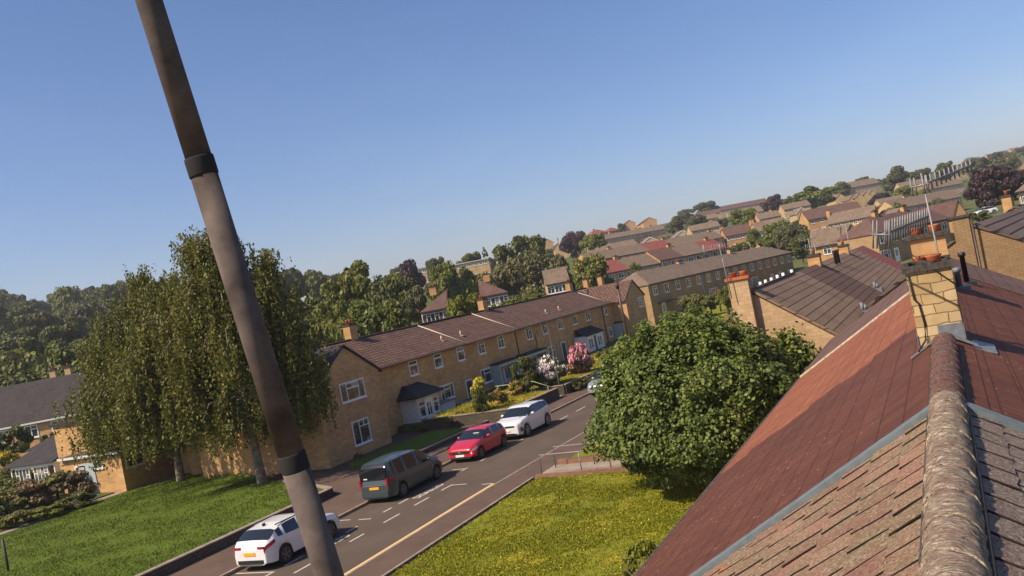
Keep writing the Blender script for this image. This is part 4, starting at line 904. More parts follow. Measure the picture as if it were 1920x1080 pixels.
def rail(name, label, pts, posts, mat, r=.025, group=None):
    rt = empty(name, (posts[0][0], posts[0][1], 0)); tag(rt, label, 'handrail', group)
    m = MB(); m.tube(pts, r, 8); shift_build(m, 'rail', M[mat], rt)
    for (x, y, z0, z1) in posts: m = MB(); m.tube([(x, y, z0), (x, y, z1)], r, 8); shift_build(m, 'post', M[mat], rt)
    return rt
M['railgreen'] = plain('green_painted_rail', (.30, .36, .16), .5)
rail('handrail', 'pale green handrail rising beside the steps above the white parked car', [(57.6, 26.9, 1.0), (57.8, 28.3, 1.55), (57.8, 31.5, 1.6)], [(57.7, 27.2, 0, 1.12), (57.8, 28.6, .1, 1.55), (57.8, 31.3, .5, 1.6)], 'railgreen', .03)
# lawn and path on the near side
def rz2(x, y): return -.02-.06*max(0, (17-y))/6
gridsheet('lawn', -10, 33.9, 5.0, 17.3, lambda x, y: .16+rz2(x, y), 'lawn', .6)
gridsheet('lawn', 36.2, 60, 4.0, 17.3, lambda x, y: .16+rz2(x, y), 'lawn', .8)
o_ = sheet('path', [(33.9, 3.5, .09), (36.2, 3.5, .09), (36.2, 17.5, .11), (33.9, 17.5, .11)], 'path', .3)
M['brickpath'] = wallmat('red_brick_edging', (.34, .17, .11), (.28, .14, .09), (.22, .16, .12), .22, .075, .01)
wallrun('path_edging', [(33.85, 17.3), (33.85, 9)], .14, -.1, .30, 'brickpath', 'low brick edging along the path by the grey handrails', 'wall', cap=False)
wallrun('path_edging', [(36.25, 17.3), (36.25, 9)], .14, -.1, .34, 'brickpath', 'far brick edging of the path beneath the round tree', 'wall', cap=False)
wallrun('lawn_edging', [(-10, 17.5), (10, 17.5), (33.9, 17.5)], .12, -.1, .20, 'kerb', 'stone edging between near lawn and pavement', 'kerb', cap=False)
rail('handrail', 'nearer of the two grey handrails at the path entrance', [(34.2, 17.2, .1), (34.2, 17.15, 1.05), (34.2, 13.9, 1.03)], [(34.2, 15.3, .1, 1.03), (34.2, 13.95, .1, 1.03)], 'alu', .028)
rail('handrail', 'farther of the two grey handrails at the path entrance', [(35.7, 17.2, .1), (35.7, 17.15, 1.05), (35.7, 13.4, 1.03)], [(35.7, 15.3, .1, 1.03), (35.7, 13.5, .1, 1.03)], 'alu', .028)
sheet('lawn', [(104, 24, .35), (130, 20, .6), (150, 22, .9), (138, 33, .9), (123, 37.5, .4), (106, 34, .3)], 'lawn', 1.0)
# ---------------------------------------------------------------- street lamps and masts
def lamp(x, y, z0, h, label, arm=False):
    rt = empty('street_lamp', (x, y, z0)); tag(rt, label, 'street lamp')
    m = MB(); m.tube([(0, 0, -.3), (0, 0, 1.2), (0, 0, 1.25), (0, 0, h)], [.085, .085, .055, .045], 8); m.build('lamp_column', M['dark_wood'], rt)
    m = MB(); m.tube([(0, 0, h), (0, -.45, h+.12), (0, -.75, h+.12)], [.04, .05, .07], 8); m.box(-.11, .11, -.95, -.35, h+.05, h+.17)
    m.build('lantern', M['dark_wood'], rt); return rt
p = atz(1052, 738, .2); t = aty(1029, 612, p.y); lamp(p.x, p.y, .1, t.z-.1-.1, 'slim black street lamp in front of the pink and white flowering bush')
p = atz(1183, 668, .2); t = aty(1152, 530, p.y)
rt = empty('telegraph_pole', (p.x, p.y, 0)); tag(rt, 'stout dark brown pole in front of the far gable wing', 'pole')
m = MB(); m.tube([(0, 0, -.5), (0, 0, t.z*.55), (0, 0, t.z-.6)], [.15, .13, .12], 10); m.build('pole_shaft', M['pipe'], rt)
m = MB(); m.tube([(0, 0, t.z-.6), (0, 0, t.z)], [.17, .15], 10); m.build('pole_cap', M['dark_wood'], rt)
b0, b1 = at(1356, 470, 36.6), at(1349, 458, 36.6)
ae2 = empty('tv_aerial', (36.9, 8.45, 6)); tag(ae2, 'thin aerial mast beside the banded chimney with a small comb of rods at its top', 'aerial')
tp = atx(1348, 458, 36.9); bt = atx(1372, 560, 36.9); m = MB(); m.tube([(36.9, bt.y, bt.z), (36.9, tp.y, tp.z)], .022, 6); shift_build(m, 'mast', M['alu'], ae2)
q0 = atx(1320, 470, 36.4); q1 = atx(1366, 462, 36.9)
shift_build(yagi(q0, (36.9, q1.y, q1.z), 9, .22, True, 0, .012, .018), 'rod_array', M['alu'], ae2)
for i, (px, py, F, ln) in enumerate(((1515, 446, 58, 1.6), (1527, 458, 60, 1.3), (1585, 422, 70, 2.2))):
    t = at(px, py, F); rt = empty('tv_aerial', (t.x, t.y, t.z-ln-1.2)); tag(rt, ('small aerial left of the far chimneys on the weathered roof', 'short aerial pole just right of the small aerial on the weathered roof', 'thin aerial pole above the farther chimney of the weathered roof')[i], 'aerial')
    m = MB(); m.tube([(t.x, t.y, t.z-ln-1.2), (t.x, t.y, t.z)], .03, 5); shift_build(m, 'mast', M['alu'], rt)
    shift_build(yagi(t+Vector((.1, .6, -.1)), t+Vector((0, -.5, -.1)), 5, .18, True, 0, .012, .015), 'rod_array', M['alu'], rt)
mp = [(276, -6, 1.60), (377, 312, 1.62), (551, 866, 1.66), (620, 1084, 1.68)]
pts = [at(*q) for q in mp]
rt = empty('mast_pole', tuple(pts[-1]+Vector((0, 0, -1.1)))); tag(rt, 'grey brown metal mast close in front of the camera, leaning, with two black tape bands', 'mast')
up_ = (pts[0]-pts[-1]).normalized()
lo = pts[-1]-up_*.75
m = MB(); m.tube([pts[0]+up_*.6, pts[0], pts[1]], [.0235, .0235, .0240], 28); shift_build(m, 'mast_section', M['galv'], rt)
m = MB(); m.tube([pts[1], pts[2]], [.0250, .0255], 28); shift_build(m, 'mast_section', M['galv'], rt)
m = MB(); m.tube([pts[2], pts[3], lo], [.0265, .0265, .0265], 28); shift_build(m, 'mast_section', M['galv'], rt)
for i, w_ in ((1, .018), (2, .018)):
    m = MB(); d_ = (pts[i+1]-pts[i-1]).normalized(); m.tube([pts[i]-d_*w_, pts[i]-d_*w_*.8, pts[i]+d_*w_*.8, pts[i]+d_*w_], [.0262, .0269, .0269, .0262], 28); shift_build(m, 'tape_band', M['tape'], rt)
p = atz(20, 1085, 0); rt = empty('timber_post', (p.x, p.y, 0)); tag(rt, 'thin dark post at the bottom left corner of the lawn', 'post')
t = aty(3, 1012, p.y); m = MB(); m.tube([(p.x, p.y, 0), (p.x, p.y, t.z)], .06, 8); shift_build(m, 'post', M['dark_wood'], rt)
wb = None
for i, (px, py) in enumerate(((1427, 540), (1437, 536), (1448, 532), (1459, 527), (1470, 523), (1486, 517))):
    q = at(px, py, 92)
    o = MB().tube([(0, 0, -2.2), (0, 0, .62), (0, 0, .66)], [.16, .16, .10], 10)
    if wb is None: wb = o.mesh('white_post', [M['white']])
    o = inst('white_post', wb, None, (q.x, q.y, q.z)); tag(o, '%s from the left of the short white posts beyond the weathered roof ridge' % ('first', 'second', 'third', 'fourth', 'fifth', 'sixth')[i], 'post', 'white posts lined up beyond the roof ridge')
# ================================================================ parked cars
def paintmat(name, c, rough=.25, coat=.8, metal=0):
    m, nt, b = newmat(name); n = noise_t(nt, pos(nt), 3, 3)
    nt.links.new(ramp(nt, n, [(.3, tuple(x*.93 for x in c)), (.7, c)]), b.inputs['Base Color'])
    b.inputs['Roughness'].default_value = rough; b.inputs['Coat Weight'].default_value = coat; b.inputs['Coat Roughness'].default_value = .06; b.inputs['Metallic'].default_value = metal
    return m
M['car_white'] = paintmat('white_car_paint', (.74, .74, .74)); M['car_red'] = paintmat('red_car_paint', (.50, .012, .035)); M['car_grey'] = paintmat('green_grey_car_paint', (.042, .060, .062), .35, .5, .1)  # van's green grey is darkened to stand for the shadow over it
M['car_silver'] = paintmat('pale_blue_silver_paint', (.36, .42, .46), .3, .8, .4)
M['tyre'] = plain('tyre_rubber', (.018, .018, .018), .85); M['rim'] = plain('alloy_rim', (.45, .45, .46), .3, .7, .1); M['rimdark'] = plain('dark_alloy_rim', (.16, .16, .17), .35, .6, .1)
M['lampred'] = plain('red_tail_lamp', (.32, .01, .015), .2); M['lampclear'] = plain('clear_headlamp', (.62, .64, .66), .12, .3, .1)
M['plate_y'] = plain('yellow_number_plate', (.75, .36, .02), .5, var=.05); M['plate_w'] = plain('white_number_plate', (.72, .72, .68), .5, var=.05); M['chrome'] = plain('bright_trim', (.6, .6, .6), .2, .9, .05)
M['carglass'] = plain('tinted_car_glass', (.012, .015, .018), .04, var=.1, spec=.8)
def make_car(name, label, L, W, H, top, belt, wheels, wr_, rw, paint, rim, loc, rz, clad=None, cab=(1.2, 3.9), roofw=.62, group=None, ws=(0, 0), rg=(0, 0), rear_down=True, pillars=()):
    """front at local x=0, rear at x=L; top = [(x, z)] centre-line outline; ws / rg = x ranges of windscreen and rear window"""
    root = empty(name, loc, rz); tag(root, label, 'car', group)
    tx, tz_ = zip(*top); bx_, bz = zip(*belt)
    xs_ = sorted(set([round(i*.07, 3) for i in range(int(L/.07)+1)]+[L]+[round(x, 3) for x in (*ws, *rg)]))
    hw = W/2
    rings = []
    for x in xs_:
        zt = np.interp(x, tx, tz_); zb_ = min(np.interp(x, bx_, bz), zt-.03)
        e = min(x, L-x); wf = hw*(1-.20*max(0, 1-e/.55)**2.2)
        base = .20+.05*max(0, 1-e/.3)
        ar = base
        for wx in wheels:
            dd = abs(x-wx)
            if dd < wr_+.07: ar = max(ar, math.sqrt((wr_+.07)**2-dd**2)+wr_-.01)
        cabin = zt-zb_ > .12
        k = min(1, max(0, (zt-zb_)/(H-max(bz))))
        wt = wf*(.90*(1-k)+(roofw/.5/2*1.0)*k) if True else 0
        wt = wf*(.90*(1-k))+wf*roofw*1.32*k if False else wf*(.92-.16*k)
        mid = .58
        ring = [(0, ar if ar > base+.02 else base), (wf*.80, ar if ar > base+.02 else base), (wf*.97, max(base+.06, ar)), (wf*1.0, max(mid, ar+.02)), (wf*.99, max(zb_-.13, ar+.03)), (wf*.945, zb_), (wt, zt-.055 if cabin else max(zb_+.005, zt-.02)), (wt*.75, zt-.012), (0, zt)]
        # keep bottom under the wheel wells closed a little higher inside
        rings.append(ring)
    body = MB(); G = {}
    def gm(k, s=0):
        if (k, s) not in G: G[(k, s)] = MB()
        return G[(k, s)]
    nR = 9
    def put(mb, q, sm=True): mb.quad(*q, m=0, smooth=sm)
    for i in range(len(xs_)-1):
        xa, xb = xs_[i], xs_[i+1]; xm = (xa+xb)/2
        for k in range(nR-1):
            a0, a1, b0, b1 = rings[i][k], rings[i][k+1], rings[i+1][k], rings[i+1][k+1]
            cabin = np.interp(xm, tx, tz_)-np.interp(xm, bx_, bz) > .14
            tgt = None
            if k in (6, 7) and ws[0] < xm < ws[1]: tgt = 'windscreen'
            if k in (6, 7) and rg[0] < xm < rg[1]: tgt = 'rear_window'
            if k == 5 and cabin and cab[0] < xm < cab[1] and not any(abs(xm-p) < .05 for p in pillars): tgt = 'side_window'
            if k in (4,) and xm < .50 and xm > .08: tgt = 'headlight'
            if k in (4, 5) and xm > L-.30 and xm < L-.02 and not rear_down: tgt = 'tail_lamp'
            if k == 4 and xm > L-.45 and rear_down: tgt = 'tail_lamp'
            if clad and k in (1, 2) and a1[1] < .62: tgt = 'sill_cladding' if k == 1 or clad == 2 else tgt
            for s in (1, -1):
                q = [(xa, s*a0[0], a0[1]), (xb, s*b0[0], b0[1]), (xb, s*b1[0], b1[1]), (xa, s*a1[0], a1[1])]
                put(body if tgt is None else gm(tgt, 0 if tgt in ('windscreen', 'rear_window') else s), q if s < 0 else q[::-1])
    def merge(mb, nm, mat, par=root):
        if not mb.f: return None
        o = mb.build(nm, mat, par); bm = bmesh.new(); bm.from_mesh(o.data); bmesh.ops.remove_doubles(bm, verts=bm.verts, dist=.0008); bm.to_mesh(o.data); bm.free(); return o
    for i in (0, len(xs_)-1):
        r_ = rings[i]; pts_ = [(xs_[i], y, z) for y, z in r_]+[(xs_[i], -y, z) for y, z in r_[::-1][1:-1]]
        body.quad(*(pts_ if i else pts_[::-1]))
    bo = merge(body, 'body', M[paint])
    for (nm_, s_), mb_ in G.items(): merge(mb_, nm_, M[{'windscreen': 'carglass', 'rear_window': 'carglass', 'side_window': 'carglass', 'headlight': 'lampclear', 'tail_lamp': 'lampred', 'sill_cladding': 'black'}[nm_]])
    # underbody block so no light shows through
    m = MB(); m.box(.35, L-.35, -hw*.78, hw*.78, .19, .62); m.build('underbody', M['black'], root)
    for wx in wheels:
        for s in (1, -1):
            tm = MB(); yo, yi = s*(hw-.01), s*(hw-.22)
            tm.tube([(wx, yi, wr_), (wx, yi+(yo-yi)*.15, wr_), (wx, yo-(yo-yi)*.12, wr_), (wx, yo, wr_)], [wr_*.9, wr_, wr_, wr_*.9], 28)
            wo = tm.build('wheel', M['tyre'], root)
            rm = MB(); ry = yo+s*.004; rm.disc((wx, ry, wr_), (0, s, 0), wr_*.66, 24, 0)
            for k in range(5):
                t = 2*math.pi*k/5+.3; c_, s_ = math.cos(t), math.sin(t); pr = wr_*.66
                p1 = (wx+c_*.03, wr_+s_*.03); n2 = (-s_*.035, c_*.035); p2 = (wx+c_*pr, wr_+s_*pr); n3 = (n2[0]*.8, n2[1]*.8); y_ = ry+s*.006
                q = [(p1[0]-n2[0], y_, p1[1]-n2[1]), (p2[0]-n3[0], y_, p2[1]-n3[1]), (p2[0]+n3[0], y_, p2[1]+n3[1]), (p1[0]+n2[0], y_, p1[1]+n2[1])]
                rm.quad(*(q if s < 0 else q[::-1]), m=1)
            for k in range(24):
                t0, t1_ = 2*math.pi*k/24, 2*math.pi*(k+1)/24; q = [(wx+math.cos(t)*rr, ry+s*.005, wr_+math.sin(t)*rr) for t, rr in ((t0, wr_*.60), (t1_, wr_*.60), (t1_, wr_*.68), (t0, wr_*.68))]
                rm.quad(*(q if s < 0 else q[::-1]), m=1)
            rm.build('rim', [M['black'], M[rim]], wo)
    # mirrors
    mx = ws[1]-.15 if ws[1] else 1.4
    for s in (1, -1):
        zb_ = np.interp(mx, bx_, bz); q = MB(); q.tube([(mx, s*(hw*.93), zb_+.03), (mx-.01, s*(hw+.02), zb_+.08), (mx-.01, s*(hw+.13), zb_+.09), (mx, s*(hw+.16), zb_+.09)], [.03, .075, .075, .03], 10); q.build('wing_mirror', M[paint], root)
    return root
def carbits(root, L, W, items):
    for nm, mat, (x0, x1, y0, y1, z0, z1) in items: m = MB(); m.box(x0, x1, y0, y1, z0, z1); m.build(nm, M[mat], root)
Pi = math.pi
# white crossover bottom left, nose towards +X
c = make_car('parked_car', 'white crossover nearest the camera, parked alone behind the metal mast', 4.39, 1.83, 1.49,
    [(0, .72), (.15, .88), (.6, .97), (1.15, 1.05), (1.9, 1.43), (2.3, 1.49), (3.1, 1.47), (3.7, 1.37), (4.15, 1.10), (4.32, .98), (4.39, .80)],
    [(0, .68), (.5, .86), (1.2, .96), (3.2, 1.03), (3.9, 1.08), (4.39, .9)], (.85, 3.50), .345, .7, 'car_white', 'rimdark', (28.13, 24.30, 0), Pi, clad=1, cab=(1.35, 3.7), ws=(1.17, 1.88), rg=(3.68, 4.14), pillars=(2.45, 3.35))
carbits(c, 4.39, 1.83, [('rear_bumper_trim', 'black', (4.30, 4.405, -.62, .62, .30, .44)), ('rear_bumper_trim', 'chrome', (4.32, 4.42, -.55, .55, .24, .298)), ('number_plate', 'plate_y', (4.385, 4.41, -.27, .27, .60, .72)),
    ('roof_rail', 'black', (2.0, 3.5, .60, .635, 1.44, 1.475)), ('roof_rail', 'black', (2.0, 3.5, -.635, -.60, 1.44, 1.475)), ('aerial_fin', 'black', (3.35, 3.5, -.015, .015, 1.42, 1.52)), ('tail_lamp', 'lampred', (4.34, 4.40, .42, .71, .84, .92)), ('tail_lamp', 'lampred', (4.34, 4.40, -.71, -.42, .84, .92))])
# grey van
c = make_car('parked_van', 'dark green grey people carrier van in the shade, orange yellow rear number plate', 4.75, 1.85, 1.84,
    [(0, .80), (.12, .98), (.5, 1.08), (.95, 1.17), (1.65, 1.70), (2.0, 1.80), (3.0, 1.85), (4.3, 1.83), (4.55, 1.76), (4.66, 1.15), (4.73, 1.0), (4.75, .8)],
    [(0, .76), (.5, .98), (1.0, 1.08), (4.6, 1.12), (4.75, 1.0)], (.85, 3.80), .335, .7, 'car_grey', 'rimdark', (36.85, 24.62, 0), Pi, clad=1, cab=(1.15, 4.35), ws=(.97, 1.66), rg=(4.54, 4.67), rear_down=True, pillars=(2.25, 3.3, 4.05))
c['category'] = 'van'
carbits(c, 4.75, 1.85, [('rear_window', 'carglass', (4.66, 4.745, -.70, .70, 1.10, 1.62)), ('number_plate', 'plate_y', (4.74, 4.77, -.26, .26, .66, .77)), ('rear_bumper', 'car_grey', (4.68, 4.79, -.72, .72, .32, .55)),
    ('tail_lamp', 'lampred', (4.66, 4.762, -.78, -.68, .82, 1.12)), ('tail_lamp', 'lampred', (4.66, 4.762, .68, .78, .82, 1.12)), ('tailgate_trim', 'chrome', (4.74, 4.765, -.45, .45, .82, .86)), ('window_sticker', 'plate_w', (4.745, 4.75, -.5, -.3, 1.14, 1.19))])
# red hatchback
c = make_car('parked_car', 'small red hatchback facing the camera between the dark van and the white car', 3.99, 1.74, 1.45,
    [(0, .66), (.12, .78), (.5, .90), (1.0, 1.00), (1.8, 1.38), (2.2, 1.45), (3.0, 1.43), (3.5, 1.34), (3.85, 1.02), (3.95, .9), (3.99, .7)],
    [(0, .62), (.5, .80), (1.1, .93), (3.2, 1.0), (3.6, 1.04), (3.99, .85)], (.78, 3.31), .315, .7, 'car_red', 'rimdark', (39.1, 24.15, 0), -.03, clad=1, cab=(1.35, 3.45), ws=(1.02, 1.8), rg=(3.5, 3.86), pillars=(2.3, 3.1))
carbits(c, 4, 1.74, [('grille', 'black', (-.012, .03, -.52, .52, .46, .60)), ('number_plate', 'plate_w', (-.03, .0, -.26, .26, .33, .44)), ('lower_intake', 'black', (-.015, .03, -.62, .62, .22, .32)), ('grille_badge', 'chrome', (-.03, -.01, -.06, .06, .52, .60)), ('windscreen_strip', 'plate_w', (1.42, 1.5, -.5, -.15, 1.235, 1.262))])
# white suv
c = make_car('parked_car', 'white sport utility car with black roof pillars facing the camera behind the red hatchback', 4.37, 1.90, 1.65,
    [(0, .86), (.10, 1.00), (.5, 1.07), (1.1, 1.14), (1.85, 1.57), (2.2, 1.65), (3.2, 1.64), (3.95, 1.56), (4.2, 1.26), (4.32, 1.12), (4.37, .9)],
    [(0, .82), (.5, .98), (1.2, 1.08), (3.2, 1.17), (3.9, 1.25), (4.37, 1.02)], (.85, 3.53), .37, .7, 'car_white', 'rim', (43.85, 23.78, 0), -.035, clad=1, cab=(1.35, 4.0), ws=(1.12, 1.84), rg=(3.92, 4.16), pillars=())
carbits(c, 4.37, 1.9, [('grille', 'black', (-.015, .03, -.58, .58, .74, .83)), ('number_plate', 'plate_w', (-.03, .0, -.26, .26, .50, .61)), ('lower_intake', 'black', (-.02, .03, -.70, .70, .26, .38)), ('skid_trim', 'chrome', (-.03, .02, -.5, .5, .385, .42)),
    ('side_vent', 'black', (.10, .32, -.955, -.90, .45, .66)), ('side_vent', 'black', (.10, .32, .90, .955, .45, .66)), ('bonnet_vent', 'black', (1.0, 1.08, -.62, -.42, 1.115, 1.135))])
c = make_car('parked_car', 'pale silver blue car half hidden behind the round green tree', 4.1, 1.78, 1.46,
    [(0, .66), (.12, .80), (.5, .92), (1.05, 1.02), (1.85, 1.40), (2.2, 1.46), (3.1, 1.44), (3.6, 1.34), (3.95, 1.0), (4.05, .9), (4.1, .7)],
    [(0, .62), (.5, .82), (1.1, .94), (3.6, 1.04), (4.1, .85)], (.8, 3.35), .32, .7, 'car_silver', 'rim', (57.2, 23.25, 0), -.06, clad=1, cab=(1.35, 3.5), ws=(1.05, 1.85), rg=(3.6, 3.96), pillars=(2.4,))
carbits(c, 4.1, 1.78, [('grille', 'black', (-.012, .03, -.5, .5, .48, .60)), ('number_plate', 'plate_w', (-.03, .0, -.26, .26, .34, .45))])
q = at(1842, 405, 170)
c = make_car('parked_car', 'far white car parked under the copper beech', 4.4, 1.85, 1.65,
    [(0, .86), (.10, 1.00), (.5, 1.07), (1.1, 1.14), (1.85, 1.57), (2.2, 1.65), (3.2, 1.60), (3.9, 1.50), (4.15, 1.22), (4.37, .9)],
    [(0, .82), (.5, .98), (1.2, 1.08), (3.9, 1.2), (4.4, 1.02)], (.85, 3.53), .37, .7, 'car_white', 'rim', (q.x-1.5, q.y+1.5, q.z), -1.2, cab=(1.35, 4.0), ws=(1.12, 1.84), rg=(3.92, 4.16))
CAR_FAR = (q.x, q.y, q.z)
# ================================================================ vegetation
rng = np.random.default_rng(7)
def leaves(P, size, upb=.4, asp=1.5, out=None, seed=0, droop=False):
    """one small leaf-shaped quad at every point"""
    r = np.random.default_rng(seed); n = len(P)
    nrm = r.normal(size=(n, 3)); nrm[:, 2] = np.abs(nrm[:, 2])*.7+upb
    if out is not None: nrm += out*1.1
    nrm /= np.linalg.norm(nrm, axis=1)[:, None]
    t = r.normal(size=(n, 3)); 
    if droop: t = t*.35+np.array([0, 0, -1.])
    t -= (t*nrm).sum(1)[:, None]*nrm; t /= np.linalg.norm(t, axis=1)[:, None]
    b = np.cross(nrm, t); s = size*r.uniform(.6, 1.35, n)[:, None]
    a = t*s*asp*.5; c_ = b*s*.5
    V = np.stack([P-a, P+c_*1.0-a*.1, P+a, P-c_*1.0-a*.1], 1).reshape(-1, 3)
    return V
def leafmesh(name, Vs, mats, mi=None):
    V = np.concatenate(Vs); n = len(V)//4
    me = bpy.data.meshes.new(name); me.vertices.add(len(V)); me.vertices.foreach_set('co', V.astype(np.float32).ravel())
    me.loops.add(len(V)); me.loops.foreach_set('vertex_index', np.arange(len(V), dtype=np.int32))
    me.polygons.add(n); me.polygons.foreach_set('loop_start', np.arange(0, len(V), 4, dtype=np.int32)); me.polygons.foreach_set('loop_total', np.full(n, 4, dtype=np.int32))
    for m_ in mats: me.materials.append(M[m_])
    if mi is not None: me.polygons.foreach_set('material_index', np.asarray(mi, dtype=np.int32))
    me.update(calc_edges=True); return me
def crown_pts(n, seed, K=26, spread=.27, zlo=.06, flat=1.0, prof='round', inner=.15):
    """points in a lumpy crown: radius 1 in plan, height 0..1"""
    r = np.random.default_rng(seed)
    u = r.normal(size=(K, 3)); u /= np.linalg.norm(u, axis=1)[:, None]; rad = r.uniform(.45, .86, K)
    C = u*rad[:, None]
    if prof == 'cone': zz = r.uniform(-.9, .9, K); rr = (1-(zz+1)/2)**.8*.75; th = r.uniform(0, 2*np.pi, K); C = np.stack([np.cos(th)*rr, np.sin(th)*rr, zz], 1)
    if prof == 'tall': C[:, :2] *= .9
    w_ = r.uniform(.5, 1.5, K); w_ /= w_.sum(); k = r.choice(K, n, p=w_)
    S = spread*r.uniform(.7, 1.35, K)
    if prof == 'cone': S *= (1.1-(C[:, 2]+1)/2*.75)
    v = r.normal(size=(n, 3)); v /= np.linalg.norm(v, axis=1)[:, None]
    rr = S[k]*(1-np.abs(r.normal(0, .22, n))); P = C[k]+v*rr[:, None]*np.array([1, 1, .85]); out = v
    P[:, 2] = (P[:, 2]+1.08)/2.16*1.0
    P[:, 2] = zlo+(1-zlo)*P[:, 2]; return P, out
PROTO = {}
def tproto(key, n, seed, size, mat, **k):
    P, o = crown_pts(n, seed, **k); PROTO[key] = leafmesh('crown', [leaves(P*np.array([5, 5, 8.]), size, .35, 1.3, o, seed)], [mat]); return PROTO[key]
for i in range(3): tproto('green%d' % i, 9000, 10+i, .42, 'leaf_green', K=30+6*i, spread=.26)
for i in range(3): tproto('dark%d' % i, 9000, 20+i, .42, 'leaf_dark', K=30, spread=.27)
tproto('grey0', 10000, 31, .36, 'leaf_grey', K=36, spread=.28); tproto('grey1', 9000, 32, .38, 'leaf_grey', K=28, spread=.28)
tproto('lime0', 9000, 41, .42, 'leaf_lime', K=44, spread=.20); tproto('bright0', 9000, 42, .40, 'leaf_lime', K=30, spread=.27)
tproto('copper0', 13000, 51, .36, 'leaf_copper', K=40, spread=.24); tproto('copper1', 9000, 52, .40, 'leaf_copper', K=26, spread=.28)
tproto('cone0', 7000, 61, .40, 'leaf_dark', K=34, spread=.22, prof='cone')
def trunk_mesh(seed, mat='bark', H=8., r0=.28, limbs=7):
    r = random.Random(seed); m = MB(); pts = [(0, 0, -1.5)]+[(r.uniform(-.15, .15)*i/4, r.uniform(-.15, .15)*i/4, H*i/6) for i in range(0, 6)]
    m.tube(pts, [r0*1.5]+[r0*(1.15 if i == 0 else 1-i/6.5) for i in range(6)], 8)
    for k in range(limbs):
        z = H*r.uniform(.22, .7); a = r.uniform(0, 6.28); l = r.uniform(2, 3.8)
        m.tube([(0, 0, z), (math.cos(a)*l*.5, math.sin(a)*l*.5, z+l*.35), (math.cos(a)*l, math.sin(a)*l, z+l*.75)], [r0*.4, r0*.25, r0*.08], 6, cap=False)
    return m.mesh('trunk', M[mat])
TR = [trunk_mesh(i) for i in range(2)]
ntree = 0
def tree(px, py, wpx, F, kind, label, group=None, base=None, low=.12, name='tree', cat='tree', sq=1.0, foot=None):
    """px, py = top of the crown in the photo, wpx = crown width there, F = distance along the view"""
    global ntree; ntree += 1
    t = at(px, py, F); rad = wpx/FPX*F/2; zb = tz(t.x, t.y) if base is None else base
    if t.z-zb < rad*1.1: zb = t.z-rad*1.6 if base is None else zb
    H = t.z-zb
    root = empty(name, (t.x, t.y, zb), (ntree*1.7) % 6.28); tag(root, label, cat, group)
    low = .02 if F > 150 else .05
    ch = min(H*(1-low), rad*2.9 if foot is None else foot)
    inst('trunk', TR[ntree % 2], root, (0, 0, 0), 0, (max(.5, rad/5),)*2+(H*.8/8,))
    key = kind if kind in PROTO else kind+str(ntree % (3 if kind in ('green', 'dark') else 2 if kind in ('grey', 'copper') else 1))
    inst('crown', PROTO[key], root, (0, 0, H-ch), 0, (rad/5*sq, rad/5*sq, ch/8))
    return root
